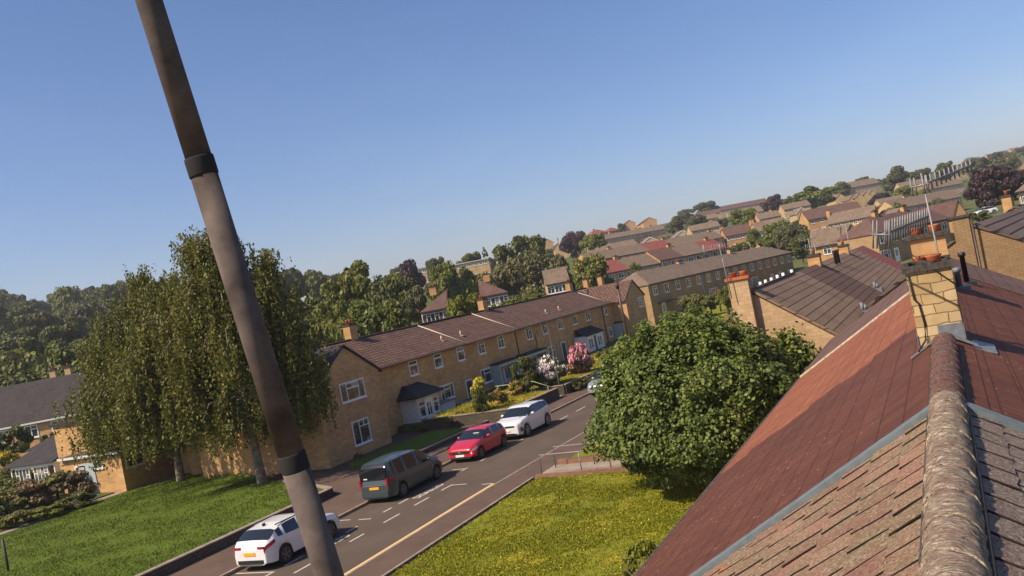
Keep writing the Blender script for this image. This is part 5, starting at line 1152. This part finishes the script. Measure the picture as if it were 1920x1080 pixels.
# --- trees one can name
T = [
 (662, 463, 158, 128, 'green0', 'big pale green tree rising above the terrace roof, tallest right of the birches'),
 (700, 540, 165, 92, 'green1', 'low broad dark green tree directly behind the roof of the near terrace'),
 (724, 498, 100, 122, 'dark0', 'darker tree filling the gap right of the big pale green tree'),
 (770, 530, 60, 118, 'grey1', 'olive brown tree left of the yellow green lime'),
 (764, 484, 62, 225, 'copper1', 'small purple leaved tree on the skyline left of the school block'),
 (822, 487, 74, 165, 'green2', 'mid green tree in front of the school block, left one of two'),
 (868, 486, 84, 168, 'green0', 'fresh green tree in front of the school block, right one of two'),
 (812, 475, 38, 300, 'dark1', 'tiny rounded tree on the skyline above the school block'),
 (880, 464, 46, 280, 'dark2', 'round dark skyline tree between school block and the tall dark tree'),
 (906, 462, 15, 270, 'cone0', 'tiny dark conifer on the skyline beside the tall dark tree'),
 (862, 532, 84, 100, 'lime0', 'yellow green lime tree standing just behind the terrace ridge'),
 (970, 424, 108, 215, 'dark0', 'tall dark green tree, the highest in the middle of the skyline'),
 (962, 456, 130, 172, 'grey0', 'wide grey green willow in front of the tall dark tree'),
 (1022, 468, 74, 176, 'grey1', 'smaller grey green tree right of the wide willow'),
 (1071, 425, 58, 330, 'copper0', 'round copper leaved tree on the skyline, left of the red roofs'),
 (1108, 432, 58, 290, 'green1', 'upright dark green tree right of the skyline copper tree'),
 (1096, 474, 92, 140, 'green2', 'bushy green tree in front of the orange lit terrace, left end'),
 (1163, 415, 16, 560, 'dark1', 'tiny dark skyline tree left of the flats'),
 (1188, 488, 22, 168, 'green0', 'small slim tree against the red roof section'),
 (1318, 373, 52, 590, 'dark2', 'round dark tree alone on the skyline right of the flats'),
 (1284, 388, 40, 620, 'dark0', 'low dark tree group left of the lone round skyline tree'),
 (1264, 402, 42, 410, 'grey1', 'left of two round grey green trees on the hillside below the flats'),
 (1301, 397, 48, 400, 'grey0', 'right of two round grey green trees on the hillside'),
 (1330, 428, 30, 345, 'lime0', 'small yellow green bush tree by the second lemon gable'),
 (1390, 385, 62, 345, 'bright0', 'bright yellow green round tree on the hillside'),
 (1345, 405, 34, 380, 'grey0', 'dull olive tree left of the bright yellow green one'),
 (1383, 447, 46, 200, 'dark1', 'dark domed tree above the long second terrace roof'),
 (1447, 364, 52, 430, 'copper1', 'dark purple tree on the skyline left of the big green one'),
 (1518, 341, 92, 400, 'green0', 'big green tree on the brow, widest on the right hand skyline'),
 (1485, 360, 42, 420, 'dark0', 'dark tree tucked left of the big green brow tree'),
 (1574, 339, 40, 500, 'green2', 'small round skyline tree right of the big green brow tree'),
 (1614, 328, 26, 620, 'dark2', 'tiny skyline tree above the wide brown roof'),
 (1675, 307, 56, 440, 'grey1', 'tall round tree on the skyline left of the upper aerial'),
 (1720, 311, 46, 470, 'dark1', 'dark round skyline tree just behind the upper aerial'),
 (1768, 297, 42, 480, 'dark0', 'dark skyline tree right of the upper aerial'),
 (1647, 361, 54, 370, 'copper1', 'purple leaved tree below the wide brown roof on the brow'),
 (1690, 345, 50, 350, 'green1', 'green tree right of the purple one below the brow'),
 (1722, 352, 40, 330, 'bright0', 'light green tree above the long grey roofed row'),
 (1450, 412, 76, 205, 'green2', 'green tree over the roof end of the second terrace, left of the olive one'),
 (1478, 408, 74, 192, 'grey0', 'dark olive tree between the two hillside pairs of houses'),
 (1408, 425, 30, 222, 'green1', 'small green tree left of the olive one, among roofs'),
 (1855, 298, 104, 205, 'copper0', 'great copper beech at the right, darkest and largest on the hillside'),
 (1885, 290, 44, 470, 'grey1', 'grey green tree behind the right shoulder of the copper beech'),
 (1826, 288, 50, 520, 'grey0', 'grey green tree behind the left shoulder of the copper beech'),
 (1905, 312, 30, 430, 'dark2', 'small dark tree at the right frame edge'),
 (1735, 385, 26, 262, 'green0', 'small hedge like tree in front of the long grey roofed row'),
 (1495, 432, 40, 176, 'dark2', 'dark bushy tree left of the orange walled house'),
]
for a in T:
    tree(*a[:5], a[5], base=at(1855, 404, 205).z if a[0] == 1855 else None)
ORD = 'first second third fourth fifth sixth seventh eighth ninth tenth eleventh twelfth thirteenth fourteenth fifteenth sixteenth seventeenth eighteenth nineteenth twentieth twenty-first twenty-second'.split()
# --- skyline and hillside belts, one tree each
def belt(pxs, f, n, F0, F1, kinds, label, group, w0=45, w1=80, seed=1):
    r = random.Random(seed)
    for i in range(n):
        px = pxs[0]+(pxs[1]-pxs[0])*(i+r.uniform(.1, .9))/n; F = F0+(F1-F0)*r.random()
        tree(px, f(px, F, r), r.uniform(w0, w1), F, r.choice(kinds), '%s from the left: %s' % (ORD[i], label), group, low=.05)
sky_l = lambda px: np.interp(px, [-60, 0, 40, 110, 180, 250, 290, 560, 600, 640], [528, 530, 545, 528, 518, 504, 508, 478, 485, 486])
belt((-60, 300), lambda p, F, r: sky_l(p)+r.uniform(2, 12), 16, 330, 430, ['dark', 'green', 'dark'], 'far dark tree on the wooded hill crest at the left', 'trees on the left hill crest', 44, 70, 3)
belt((-60, 300), lambda p, F, r: sky_l(p)+r.uniform(26, 52), 14, 240, 310, ['green', 'grey', 'dark', 'bright0'], 'rounded tree halfway up the wooded hill at the left', 'trees halfway up the left hill', 60, 100, 4)
belt((-60, 330), lambda p, F, r: sky_l(p)+r.uniform(62, 100), 12, 150, 215, ['dark', 'green', 'grey'], 'large shadowy tree low on the wooded hill at the left', 'trees low on the left hill', 90, 150, 5)
belt((-60, 340), lambda p, F, r: 655-.18*p+r.uniform(-10, 25), 9, 92, 118, ['dark', 'dark', 'green'], 'dark bushy tree right behind the left house', 'trees behind the left house', 110, 170, 6)
belt((300, 640), lambda p, F, r: sky_l(p)+r.uniform(8, 22), 9, 240, 330, ['dark', 'green'], 'far tree seen through gaps of the birches', 'trees beyond the birches', 60, 90, 7)
belt((560, 640), lambda p, F, r: 560+r.uniform(-30, 20), 4, 90, 110, ['dark', 'green'], 'shaded tree between the birch and the near terrace', 'trees between birch and terrace', 80, 120, 8)
belt((730, 1060), lambda p, F, r: np.interp(p, [730, 800, 900, 1060], [492, 485, 478, 452])+r.uniform(0, 8), 12, 420, 520, ['dark', 'green'], 'tiny far tree along the middle skyline', 'small skyline trees in the middle', 22, 40, 9)
belt((1060, 1320), lambda p, F, r: 552-.1944*(p-960)-58+r.uniform(0, 16), 9, 380, 470, ['green', 'dark', 'bright0'], 'small garden tree among the roofs below the flats', 'garden trees below the flats', 14, 26, 10)
belt((1320, 1760), lambda p, F, r: 552-.1944*(p-960)-40+r.uniform(-6, 30), 22, 280, 400, ['green', 'dark', 'grey', 'bright0'], 'small garden tree among the right hillside houses', 'garden trees on the right hillside', 16, 34, 11)
belt((1430, 1600), lambda p, F, r: 552-.1944*(p-960)-80+r.uniform(0, 12), 7, 470, 560, ['green', 'dark'], 'tree of the belt along the right brow', 'tree belt along the right brow', 22, 40, 12)
belt((1600, 1950), lambda p, F, r: np.interp(p, [1600, 1700, 1800, 1900, 1950], [342, 325, 303, 274, 262])+r.uniform(-2, 8), 18, 700, 840, ['dark', 'green', 'dark'], 'distant tree on the far right skyline', 'distant trees on the far right skyline', 20, 36, 13)
belt((1010, 1140), lambda p, F, r: 520-.19*(p-1010)+r.uniform(0, 18), 6, 150, 168, ['green', 'grey'], 'shrubby tree in the back gardens behind the terrace', 'back garden trees behind the terrace', 30, 50, 14)
belt((770, 1010), lambda p, F, r: 560-.12*(p-770)+r.uniform(0, 14), 8, 128, 150, ['green', 'dark', 'grey'], 'dim tree in the hollow behind the terrace', 'trees in the hollow behind the terrace', 40, 70, 15)
# --- near round tree
def rp(n, seed): return np.random.default_rng(seed)
def near_tree():
    c = (31.0, 8.95, 0); root = empty('tree', c); tag(root, 'round broad leaved green tree on the lawn beside our roof edge', 'tree')
    r = np.random.default_rng(99); m = MB(); m.tube([(0, 0, -.5), (0, 0, .6), (.05, 0, 1.4), (.1, .1, 2.6), (0, .1, 4.2)], [.24, .18, .16, .12, .05], 10)
    for k in range(14):
        a = r.uniform(0, 6.28); z = r.uniform(.8, 3.0); l = r.uniform(1.8, 3.4)
        m.tube([(0, 0, z), (math.cos(a)*l*.5, math.sin(a)*l*.5, z+l*.25), (math.cos(a)*l, math.sin(a)*l, z+l*.5)], [.08, .05, .015], 6, cap=False)
    m.build('trunk', M['bark'], root)
    n, K = 62000, 300
    u = r.normal(size=(K, 3)); u /= np.linalg.norm(u, axis=1)[:, None]; rad = r.uniform(.55, .93, K)**.7
    C = u*rad[:, None]*np.array([3.85, 3.85, 2.95])+np.array([0, 0, 2.95])
    C[:, 2] = np.maximum(C[:, 2], .75+r.uniform(0, .4, K)); k = r.choice(K, n)
    v = r.normal(size=(n, 3)); v /= np.linalg.norm(v, axis=1)[:, None]; S = r.uniform(.28, .68, K)
    P = C[k]+v*(S[k]*(1-np.abs(r.normal(0, .25, n))))[:, None]*np.array([1, 1, .8])
    u2 = r.normal(size=(40000, 3)); u2[:, 2] += .15; u2 /= np.linalg.norm(u2, axis=1)[:, None]
    nz = np.array([noise.noise(Vector(q*2.4))*.32+noise.noise(Vector(q*6.5))*.14 for q in u2]); rr2 = (1+nz)*(1-np.abs(r.normal(0, .07, len(u2))))
    P2 = u2*rr2[:, None]*np.array([3.72, 3.72, 3.0])+np.array([0, 0, 3.05]); P2 = P2[P2[:, 2] > .55+.5*r.random(len(P2))]; P = np.concatenate([P, P2])
    P[:, :2] *= (1-.15*np.clip((P[:, 2:3]-2.6)/3.2, 0, 1))
    gp = np.array([noise.noise(Vector(q)*.75)+.5*noise.noise(Vector(q)*1.9) for q in P]); P = P[(gp < .27) | (r.random(len(P)) < .35)]
    # upright leading shoots at the right-hand crown edge
    sh = []
    for _ in range(90):
        a = r.uniform(0, 6.28); q = r.uniform(.3, .95); b_ = np.array([math.cos(a)*q*3.6, math.sin(a)*q*3.6, 2.95+2.9*math.sqrt(1-q*q)]); h = r.uniform(.25, .75); kk = int(90*h)
        sh.append(b_+np.stack([r.normal(0, .10, kk), r.normal(0, .10, kk), r.uniform(-.2, h, kk)], 1))
    P = np.concatenate([P]+sh); o = P-np.array([0, 0, 2.8]); o /= np.linalg.norm(o, axis=1)[:, None]
    link(bpy.data.objects.new('crown', leafmesh('crown', [leaves(P, .095, .5, 1.5, o, 5)], ['leaf_near'])), root)
    # a taller thin shoot group towards the house end, right of the crown
    return root
near_tree()
def sapling(px, py0, py1, F, wpx, label, mat='leaf_near', n=2600, size=.12, name='tree'):
    t = at(px, py0, F); root = empty(name, (t.x, t.y, 0)); tag(root, label, 'tree'); r = np.random.default_rng(int(px))
    w_ = wpx/FPX*F/2; zb = at(px, py1, F).z; K = 24; C = np.stack([r.uniform(-w_, w_, K)*.75, r.uniform(-w_, w_, K)*.75, r.uniform(zb, t.z-.3, K)], 1); k = r.choice(K, n)
    P = C[k]+r.normal(0, .24, (n, 3)); m = MB(); m.tube([(0, 0, -.3), (0, 0, t.z*.85)], [.07, .02], 6); m.build('trunk', M['bark'], root)
    link(bpy.data.objects.new('crown', leafmesh('crown', [leaves(P, size, .4, 1.5, None, 3)], [mat])), root); return root
sapling(1478, 618, 745, 35, 62, 'slim loose young tree between the round tree and the banded chimney house', n=3600)
# --- birches with hanging sprays
def birch(x, y, z0, H, Rc, label, seed, n_str=900, lean=(0, 0), low=.16, extra=(), lobes=()):
    root = empty('birch_tree', (x, y, z0)); tag(root, label, 'tree'); r = np.random.default_rng(seed)
    m = MB(); lx, ly = lean
    m.tube([(0, 0, -.5), (0, 0, .05), (lx*.1, ly*.1, H*.12), (lx*.3, ly*.3, H*.3), (lx*.6, ly*.6, H*.55), (lx, ly, H*.9)], [.42, .30, .24, .20, .13, .03], 10)
    P, strands = [], []
    for (cx_, cy_, Hl, Rl, nb) in [(0, 0, H, Rc, 64)]+list(lobes):
        for k in range(nb):
            a = r.uniform(0, 6.28); z = Hl*(.26+.64*r.random()**.8); q_ = max(0, (z/Hl-.34)/.60); l = Rl*r.uniform(.75, 1.0)*max(.10, 1-q_**1.75); f = z/H
            ox, oy = lx*f+cx_, ly*f+cy_; rise_ = l*.22
            pts_ = [(ox, oy, z-.05*H), (ox+math.cos(a)*l*.4, oy+math.sin(a)*l*.4, z+rise_), (ox+math.cos(a)*l*.8, oy+math.sin(a)*l*.8, z+rise_*.9), (ox+math.cos(a)*l, oy+math.sin(a)*l, z)]
            m.tube(([(lx*f*.7, ly*f*.7, z*.7)] if cx_ else [])+pts_, ([.09] if cx_ else [])+[.07, .05, .03, .01], 5, cap=False); strands.append((pts_, l))
    m.build('trunk', M['bark_birch'], root)
    for _ in range(n_str):
        pts_, l = strands[r.integers(len(strands))]; t = r.uniform(.25, 1)**.8*2.999; i = int(t); f = t-i
        b_ = np.array(pts_[i])*(1-f)+np.array(pts_[i+1])*f+np.concatenate([r.normal(0, .55, 2), r.normal(0, .3, 1)])
        ln = min(b_[2]-H*low*r.uniform(.7, 1.5), r.uniform(.9, H*.34)); ln = max(ln, .5); kk = int(ln*26)+8
        s_ = r.uniform(0, 1, kk); q = b_[None]+np.stack([r.normal(0, .085, kk), r.normal(0, .085, kk), -s_*ln], 1); q[:, :2] += (s_**2*.25)[:, None]*r.normal(0, 1, 2)
        P.append(q)
    for (ex, ey, ez, er, en) in extra:
        P.append(np.array([ex, ey, ez])+r.normal(0, 1, (en, 3))*np.array([er, er, er*.8]))
    P = np.concatenate(P); gp = np.array([noise.noise(Vector((q[0]*.6+seed, q[1]*.6, q[2]*.28))) for q in P]); P = P[(gp < .10) | (r.random(len(P)) < .25)]
    link(bpy.data.objects.new('crown', leafmesh('crown', [leaves(P, .105, .15, 1.7, None, seed, droop=True)], ['leaf_birch'])), root); return root
birch(41.2, 46.9, .2, 15.4, 7.2, 'left weeping birch on the lawn, its sprays hanging almost to the grass', 1, 3300, lean=(.3, -.4), lobes=((1.5, -3.0, 13.0, 4.2, 22), (-1.5, 3.5, 10.5, 4.0, 18)))
birch(37.2, 36.1, .4, 16.0, 4.9, 'right weeping birch behind the metal mast, pale trunk at the edge of the lawn', 2, 2500, lean=(-.1, .3), lobes=((1.2, -2.4, 14.3, 2.1, 16), (-1.0, 3.4, 13.5, 3.8, 24)))
# branch hanging in front of the left house
p = at(165, 770, 52)
# --- shrubs
BP = {}
def bproto(key, n, size, mats, ff=0, seed=0, spread=.3, K=16, top=False):
    P, o = crown_pts(n, seed, K=K, spread=spread, zlo=0); Vs = [leaves(P, size, .4, 1.3, o, seed)]; mi = np.zeros(n, int)
    if ff:
        q = (o[:, 2] > -.2) & (np.linalg.norm((P-np.array([0, 0, .5]))*np.array([1, 1, 2]), axis=1) > .62); 
        if top: q &= P[:, 2] > .72
        mi[q & (np.random.default_rng(seed).random(n) < ff)] = 1
    BP[key] = leafmesh('foliage', Vs, mats, mi)
bproto('green', 5000, .085, ['leaf_green'], seed=71); bproto('dark', 5000, .085, ['leaf_dark'], seed=72); bproto('lime', 4000, .09, ['leaf_lime'], seed=73)
bproto('rhod_w', 9000, .13, ['leaf_dark', 'fl_white'], .62, 74, .3, 26); bproto('rhod_p', 9000, .13, ['leaf_dark', 'fl_pink'], .72, 75, .3, 26); bproto('orange', 4000, .10, ['leaf_green', 'fl_orange'], .4, 76)
bproto('gold', 6000, .07, ['leaf_green', 'fl_yellow'], .7, 77, .36, 20, True); bproto('rust', 4500, .09, ['leaf_pinkbrown'], seed=78); bproto('mixed', 5000, .085, ['leaf_green', 'leaf_pinkbrown'], .35, 79)
TWIG = MB().tube([(0, 0, -.3), (0, 0, .5), (.1, .05, .8)], [.06, .04, .02], 5).tube([(0, 0, .1), (.3, .1, .6)], [.04, .01], 5).tube([(0, 0, .15), (-.25, -.2, .6)], [.04, .01], 5).mesh('stem', M['bark'])
def shrub(x, y, z, rx, h, kind, label, cat='shrub', name='shrub', group=None, ry=None):
    root = empty(name, (x, y, z), (x*3+y) % 6.28 if ry is None else 0); tag(root, label, cat, group); inst('stem', TWIG, root, sc=(h, h, h*.9)); inst('foliage', BP[kind], root, (0, 0, -.03), 0, (rx, ry or rx, h)); return root
def shrub_px(px, py, wpx, hpx, F, kind, label, **k):
    b_ = at(px, py, F); return shrub(b_.x, b_.y, b_.z-.1, wpx/FPX*F/2, hpx/FPX*F+.1, kind, label, **k)
def Fz(px, py, z): q = atz(px, py, z); return CP*q.x+SP*q.y
for (px, py, w_, h_, z, kind, label) in (
  (1036, 722, 68, 62, .8, 'rhod_w', 'big round bush covered in white and lilac pink blooms by the street lamp'),
  (1094, 698, 56, 58, .8, 'rhod_p', 'round bush covered in bright pink blooms, right of the white flowered one'),
  (906, 774, 50, 68, .7, 'gold', 'clipped upright green hedge column with golden top'),
  (990, 734, 52, 72, .8, 'dark', 'dark feathery conifer shrub left of the lilac bush'),
  (1012, 728, 40, 40, .8, 'dark', 'dark low shrub between conifer and lilac bush'),
  (968, 742, 34, 34, .8, 'orange', 'shrub with salmon orange flowers above the handrail'),
  (940, 757, 36, 34, .8, 'orange', 'dusky pink flowered shrub beside the golden topped hedge'),
  (884, 772, 20, 14, .6, 'lime', 'small yellow green bush in front of the dark door'),
  (862, 782, 26, 14, .6, 'green', 'low green plant bed bush left of the small yellow green one'),
  (843, 790, 24, 12, .6, 'green', 'low green bush beside the porch'),
  (1072, 702, 22, 20, .8, 'orange', 'small orange bush between the two blooming bushes'),
  (1122, 672, 20, 16, .8, 'lime', 'small yellowish bush right of the pink blooms'),
  (1136, 664, 16, 14, .8, 'green', 'small green bush near the gabled porch'),
  (672, 860, 20, 12, .3, 'rust', 'withered reddish plant at the foot of the near gable'),
  (792, 805, 26, 10, .3, 'dark', 'low dark plant at the porch foot'),
  ):
    F = Fz(px, py, z); shrub_px(px, py, w_, h_, F, kind, label)
r_ = random.Random(4)
for i in range(22):   # planting hanging over the retaining wall
    x = 60.3+i*1.15; shrub(x, 27.15+ysh(x)+r_.uniform(-.1, .15), .02, r_.uniform(.5, .75), r_.uniform(.75, 1.15), r_.choice(['dark', 'green', 'rust']), '%s from the left of the dark straggly plants along the retaining wall' % ORD[i], group='plants along the retaining wall')
for (px, py, w_, h_, F, kind, label) in (
  (1305, 592, 60, 46, 112, 'mixed', 'wide brown green shrub before the second terrace'), (1333, 582, 36, 34, 114, 'green', 'brighter green shrub right of the wide brown green one'),
  (1275, 612, 40, 26, 104, 'rust', 'pinkish low shrub by the door of the second terrace'), (1350, 575, 24, 34, 118, 'rust', 'pale pinkish shrub left of the banded chimney'),
  (1365, 580, 34, 50, 110, 'green', 'tall green shrub just left of the banded chimney'), (1005, 572, 60, 26, 108, 'green', 'clipped rounded hedge behind the terrace ridge'),
  (962, 582, 60, 26, 104, 'green', 'longer sunlit hedge running behind the terrace ridge'), (925, 590, 30, 22, 102, 'lime', 'small yellow green bush behind the terrace ridge')):
    shrub_px(px, py, w_, h_, F, kind, label)
# garden of the left house
r_ = random.Random(8)
for i, (px, py, w_, h_, kind) in enumerate(((15, 965, 80, 60, 'mixed'), (60, 950, 84, 60, 'rust'), (110, 935, 90, 66, 'mixed'), (160, 925, 80, 62, 'rust'), (195, 918, 50, 40, 'rust'), (85, 970, 60, 30, 'green'), (30, 985, 60, 34, 'mixed'), (140, 950, 60, 34, 'dark'), (40, 920, 70, 50, 'green'))):
    F = Fz(px, py, .2); shrub_px(px, py, w_*1.35, h_*.85, F, kind, ('rough mixed shrub at the frame edge of the left garden bed', 'brownish tall shrub second from the left edge of the bed', 'bushy green brown shrub in the middle of the left bed', 'pink brown shrub before the lit extension', 'smallest rusty shrub at the extension corner', 'low green shrub along the lawn path', 'low mixed shrub nearest the left frame edge', 'low dark shrub by the path middle', 'leafy green shrub behind the others in the left bed')[i])
F = Fz(20, 915, .2); shrub_px(20, 915, 72, 72, F, 'gold', 'tall clipped hedge with golden top at the left frame edge', cat='hedge')
for (a_, b_, c_, d_, e_, f_) in ((30, 856, 70, 62, 78, 'tall ivy mass at the far left under the dark roof'), (100, 842, 40, 34, 76, 'ivy mass on the shaded wall right of the far left one'), (140, 826, 44, 30, 74, 'ivy and shrubs between the ivy wall and the birch sprays')): shrub_px(a_, b_, c_, d_, e_, 'dark', f_)
F = Fz(1195, 1085, .1); shrub_px(1216, 1112, 120, 112, F, 'lime', 'pale leaved bush at the bottom of the near lawn by the gutter')
shrub_px(1835, 415, 46, 20, 160, 'dark', 'dark shrub partly hiding the far white car')
shrub_px(1260, 598, 40, 18, 100, 'green', 'low bush at the corner of the far gable wing')
# --- washing on a line between the birches
wl = empty('washing_line', (46, 52, 0)); tag(wl, 'washing line with red and white cloths glimpsed between the birches', 'washing line')
pa_, pb_ = at(372, 800, 60), at(422, 792, 62)
m = MB(); m.tube([pa_, pb_], .008, 4); m.tube([(pa_.x, pa_.y, 0), pa_+Vector((0, 0, .1))], .03, 6); m.tube([(pb_.x, pb_.y, 0), pb_+Vector((0, 0, .1))], .03, 6); shift_build(m, 'line', M['alu'], wl)
M['redcloth'] = plain('red_cloth', (.55, .02, .04), .9); M['whitecloth'] = plain('white_cloth', (.7, .68, .66), .9)
for i, (f, w2, h2, mt_) in enumerate(((.12, .28, .5, 'whitecloth'), (.32, .3, .35, 'whitecloth'), (.62, .5, .95, 'redcloth'), (.86, .25, .5, 'redcloth'))):
    c_ = pa_.lerp(pb_, f); d_ = (pb_-pa_).normalized(); nn = Vector((-d_.y, d_.x, 0)); m = MB(); k = 6
    for s_ in (0, 1):
        for a in range(k):
            x0, x1 = -w2/2+w2*a/k, -w2/2+w2*(a+1)/k; o0, o1 = nn*(math.sin(a*1.9)*.03+s_*.015), nn*(math.sin((a+1)*1.9)*.03+s_*.015)
            m.quad(c_+d_*x0+o0, c_+d_*x1+o1, c_+d_*x1+o1*1.6+Vector((0, 0, -h2)), c_+d_*x0+o0*1.6+Vector((0, 0, -h2)))
    shift_build(m, 'hung_cloth', M[mt_], wl)
# --- grass blades and flowers: uncountable
def grass(name, x0, x1, y0, y1, zf, n, h, mats, fr=0, seed=1, inside=None, wide=.022):
    r = np.random.default_rng(seed); x = r.uniform(x0, x1, n); y = r.uniform(y0, y1, n)
    if inside is not None: k = inside(x, y); x, y = x[k], y[k]
    gk = np.array([noise.noise(Vector((a*.45, b_*.45, seed)))+.5*noise.noise(Vector((a*1.6, b_*1.6, seed))) for a, b_ in zip(x, y)]); k = (gk < .12) | (r.random(len(x)) < .3); x, y = x[k], y[k]
    n = len(x); z = zf(x, y); hh = h*r.uniform(.5, 1.4, n); a = r.uniform(0, 6.28, n); wv = np.stack([np.cos(a), np.sin(a), 0*a], 1)*wide; ln = np.stack([r.normal(0, .4, n)*hh, r.normal(0, .4, n)*hh, hh], 1); b_ = np.stack([x, y, z], 1)
    V = np.stack([b_-wv, b_+wv, b_+wv*.3+ln, b_-wv*.3+ln], 1).reshape(-1, 3)
    o = link(bpy.data.objects.new(name, leafmesh(name, [V], mats))); tag(o, ('yellow buttercups scattered in the near lawn' if 'flower' in name else 'tufted grass blades of the lawn'), 'flowers' if 'flower' in name else 'grass', kind='stuff'); return o
M['blade'] = leafmat('grass_blades', (.13, .155, .010), (.27, .265, .022), .3); M['blade_l'] = leafmat('green_grass_blades', (.065, .10, .008), (.115, .15, .014), .3); M['blade_d'] = leafmat('dry_grass_blades', (.16, .17, .02), (.36, .31, .05), .3)
zr_ = lambda x, y: .16-.02-.01*np.maximum(0, 17-y)
grass('grass', 18, 33.9, 5.5, 17.3, zr_, 90000, .045, ['blade'], seed=1)
def near_poly(x, y): return (y < 50.6) & (x < 33.5+(y-28.9)*.55) 
grass('grass', 16, 44, 28.95, 50.6, lambda x, y: .43+.0*x-.30*np.clip((y-44)/6, 0, 1)*1.0, 80000, .055, ['blade_l'], seed=2, inside=near_poly)
grass('grass', 50.9, 57.8, 26.9, 33, lambda x, y: .76+.12*(y+.8-27.6)/5, 9000, .08, ['blade_d'], seed=3); grass('grass', 59.5, 80, 26.4, 32, lambda x, y: .76+.12*(y+1.2-27.6)/5, 16000, .08, ['blade_d'], seed=4)
def clump(x, y):
    v = np.array([noise.noise(Vector((a*.55, b_*.55, 3)))+.5*noise.noise(Vector((a*2, b_*2, 9))) for a, b_ in zip(x, y)]); return v > .05+.10*(np.clip(12-y, 0, 8)/8)-.15*np.clip((y-14)/3, 0, 1)
r = np.random.default_rng(12)
n = 7000; x = r.uniform(19, 33.8, n); y = r.uniform(7, 17.3, n); k = clump(x, y) & (r.random(n) < .6); x, y = x[k], y[k]; n = len(x)
P = np.stack([x, y, zr_(x, y)+r.uniform(.05, .10, n)], 1)
o = link(bpy.data.objects.new('flowers', leafmesh('flowers', [leaves(P, .034, 2.5, 1.0, None, 2)], ['fl_yellow']))); tag(o, 'yellow buttercups scattered in the near lawn', 'flowers', kind='stuff')
# ---------------------------------------------------------------- morning haze
hz = MB(); hz.box(-400, 3300, -1900, 2700, -8.5, 95); ho = hz.build('haze', []); tag(ho, kind='stuff')
hm = bpy.data.materials.new('thin_haze'); hm.use_nodes = True; hn = hm.node_tree; hn.nodes.remove(hn.nodes['Principled BSDF'])
pv = hn.nodes.new('ShaderNodeVolumePrincipled'); pv.inputs['Color'].default_value = (.86, .88, .95, 1); pv.inputs['Density'].default_value = .00024; pv.inputs['Anisotropy'].default_value = .2
hn.links.new(pv.outputs[0], hn.nodes['Material Output'].inputs['Volume']); ho.data.materials.clear(); ho.data.materials.append(hm)
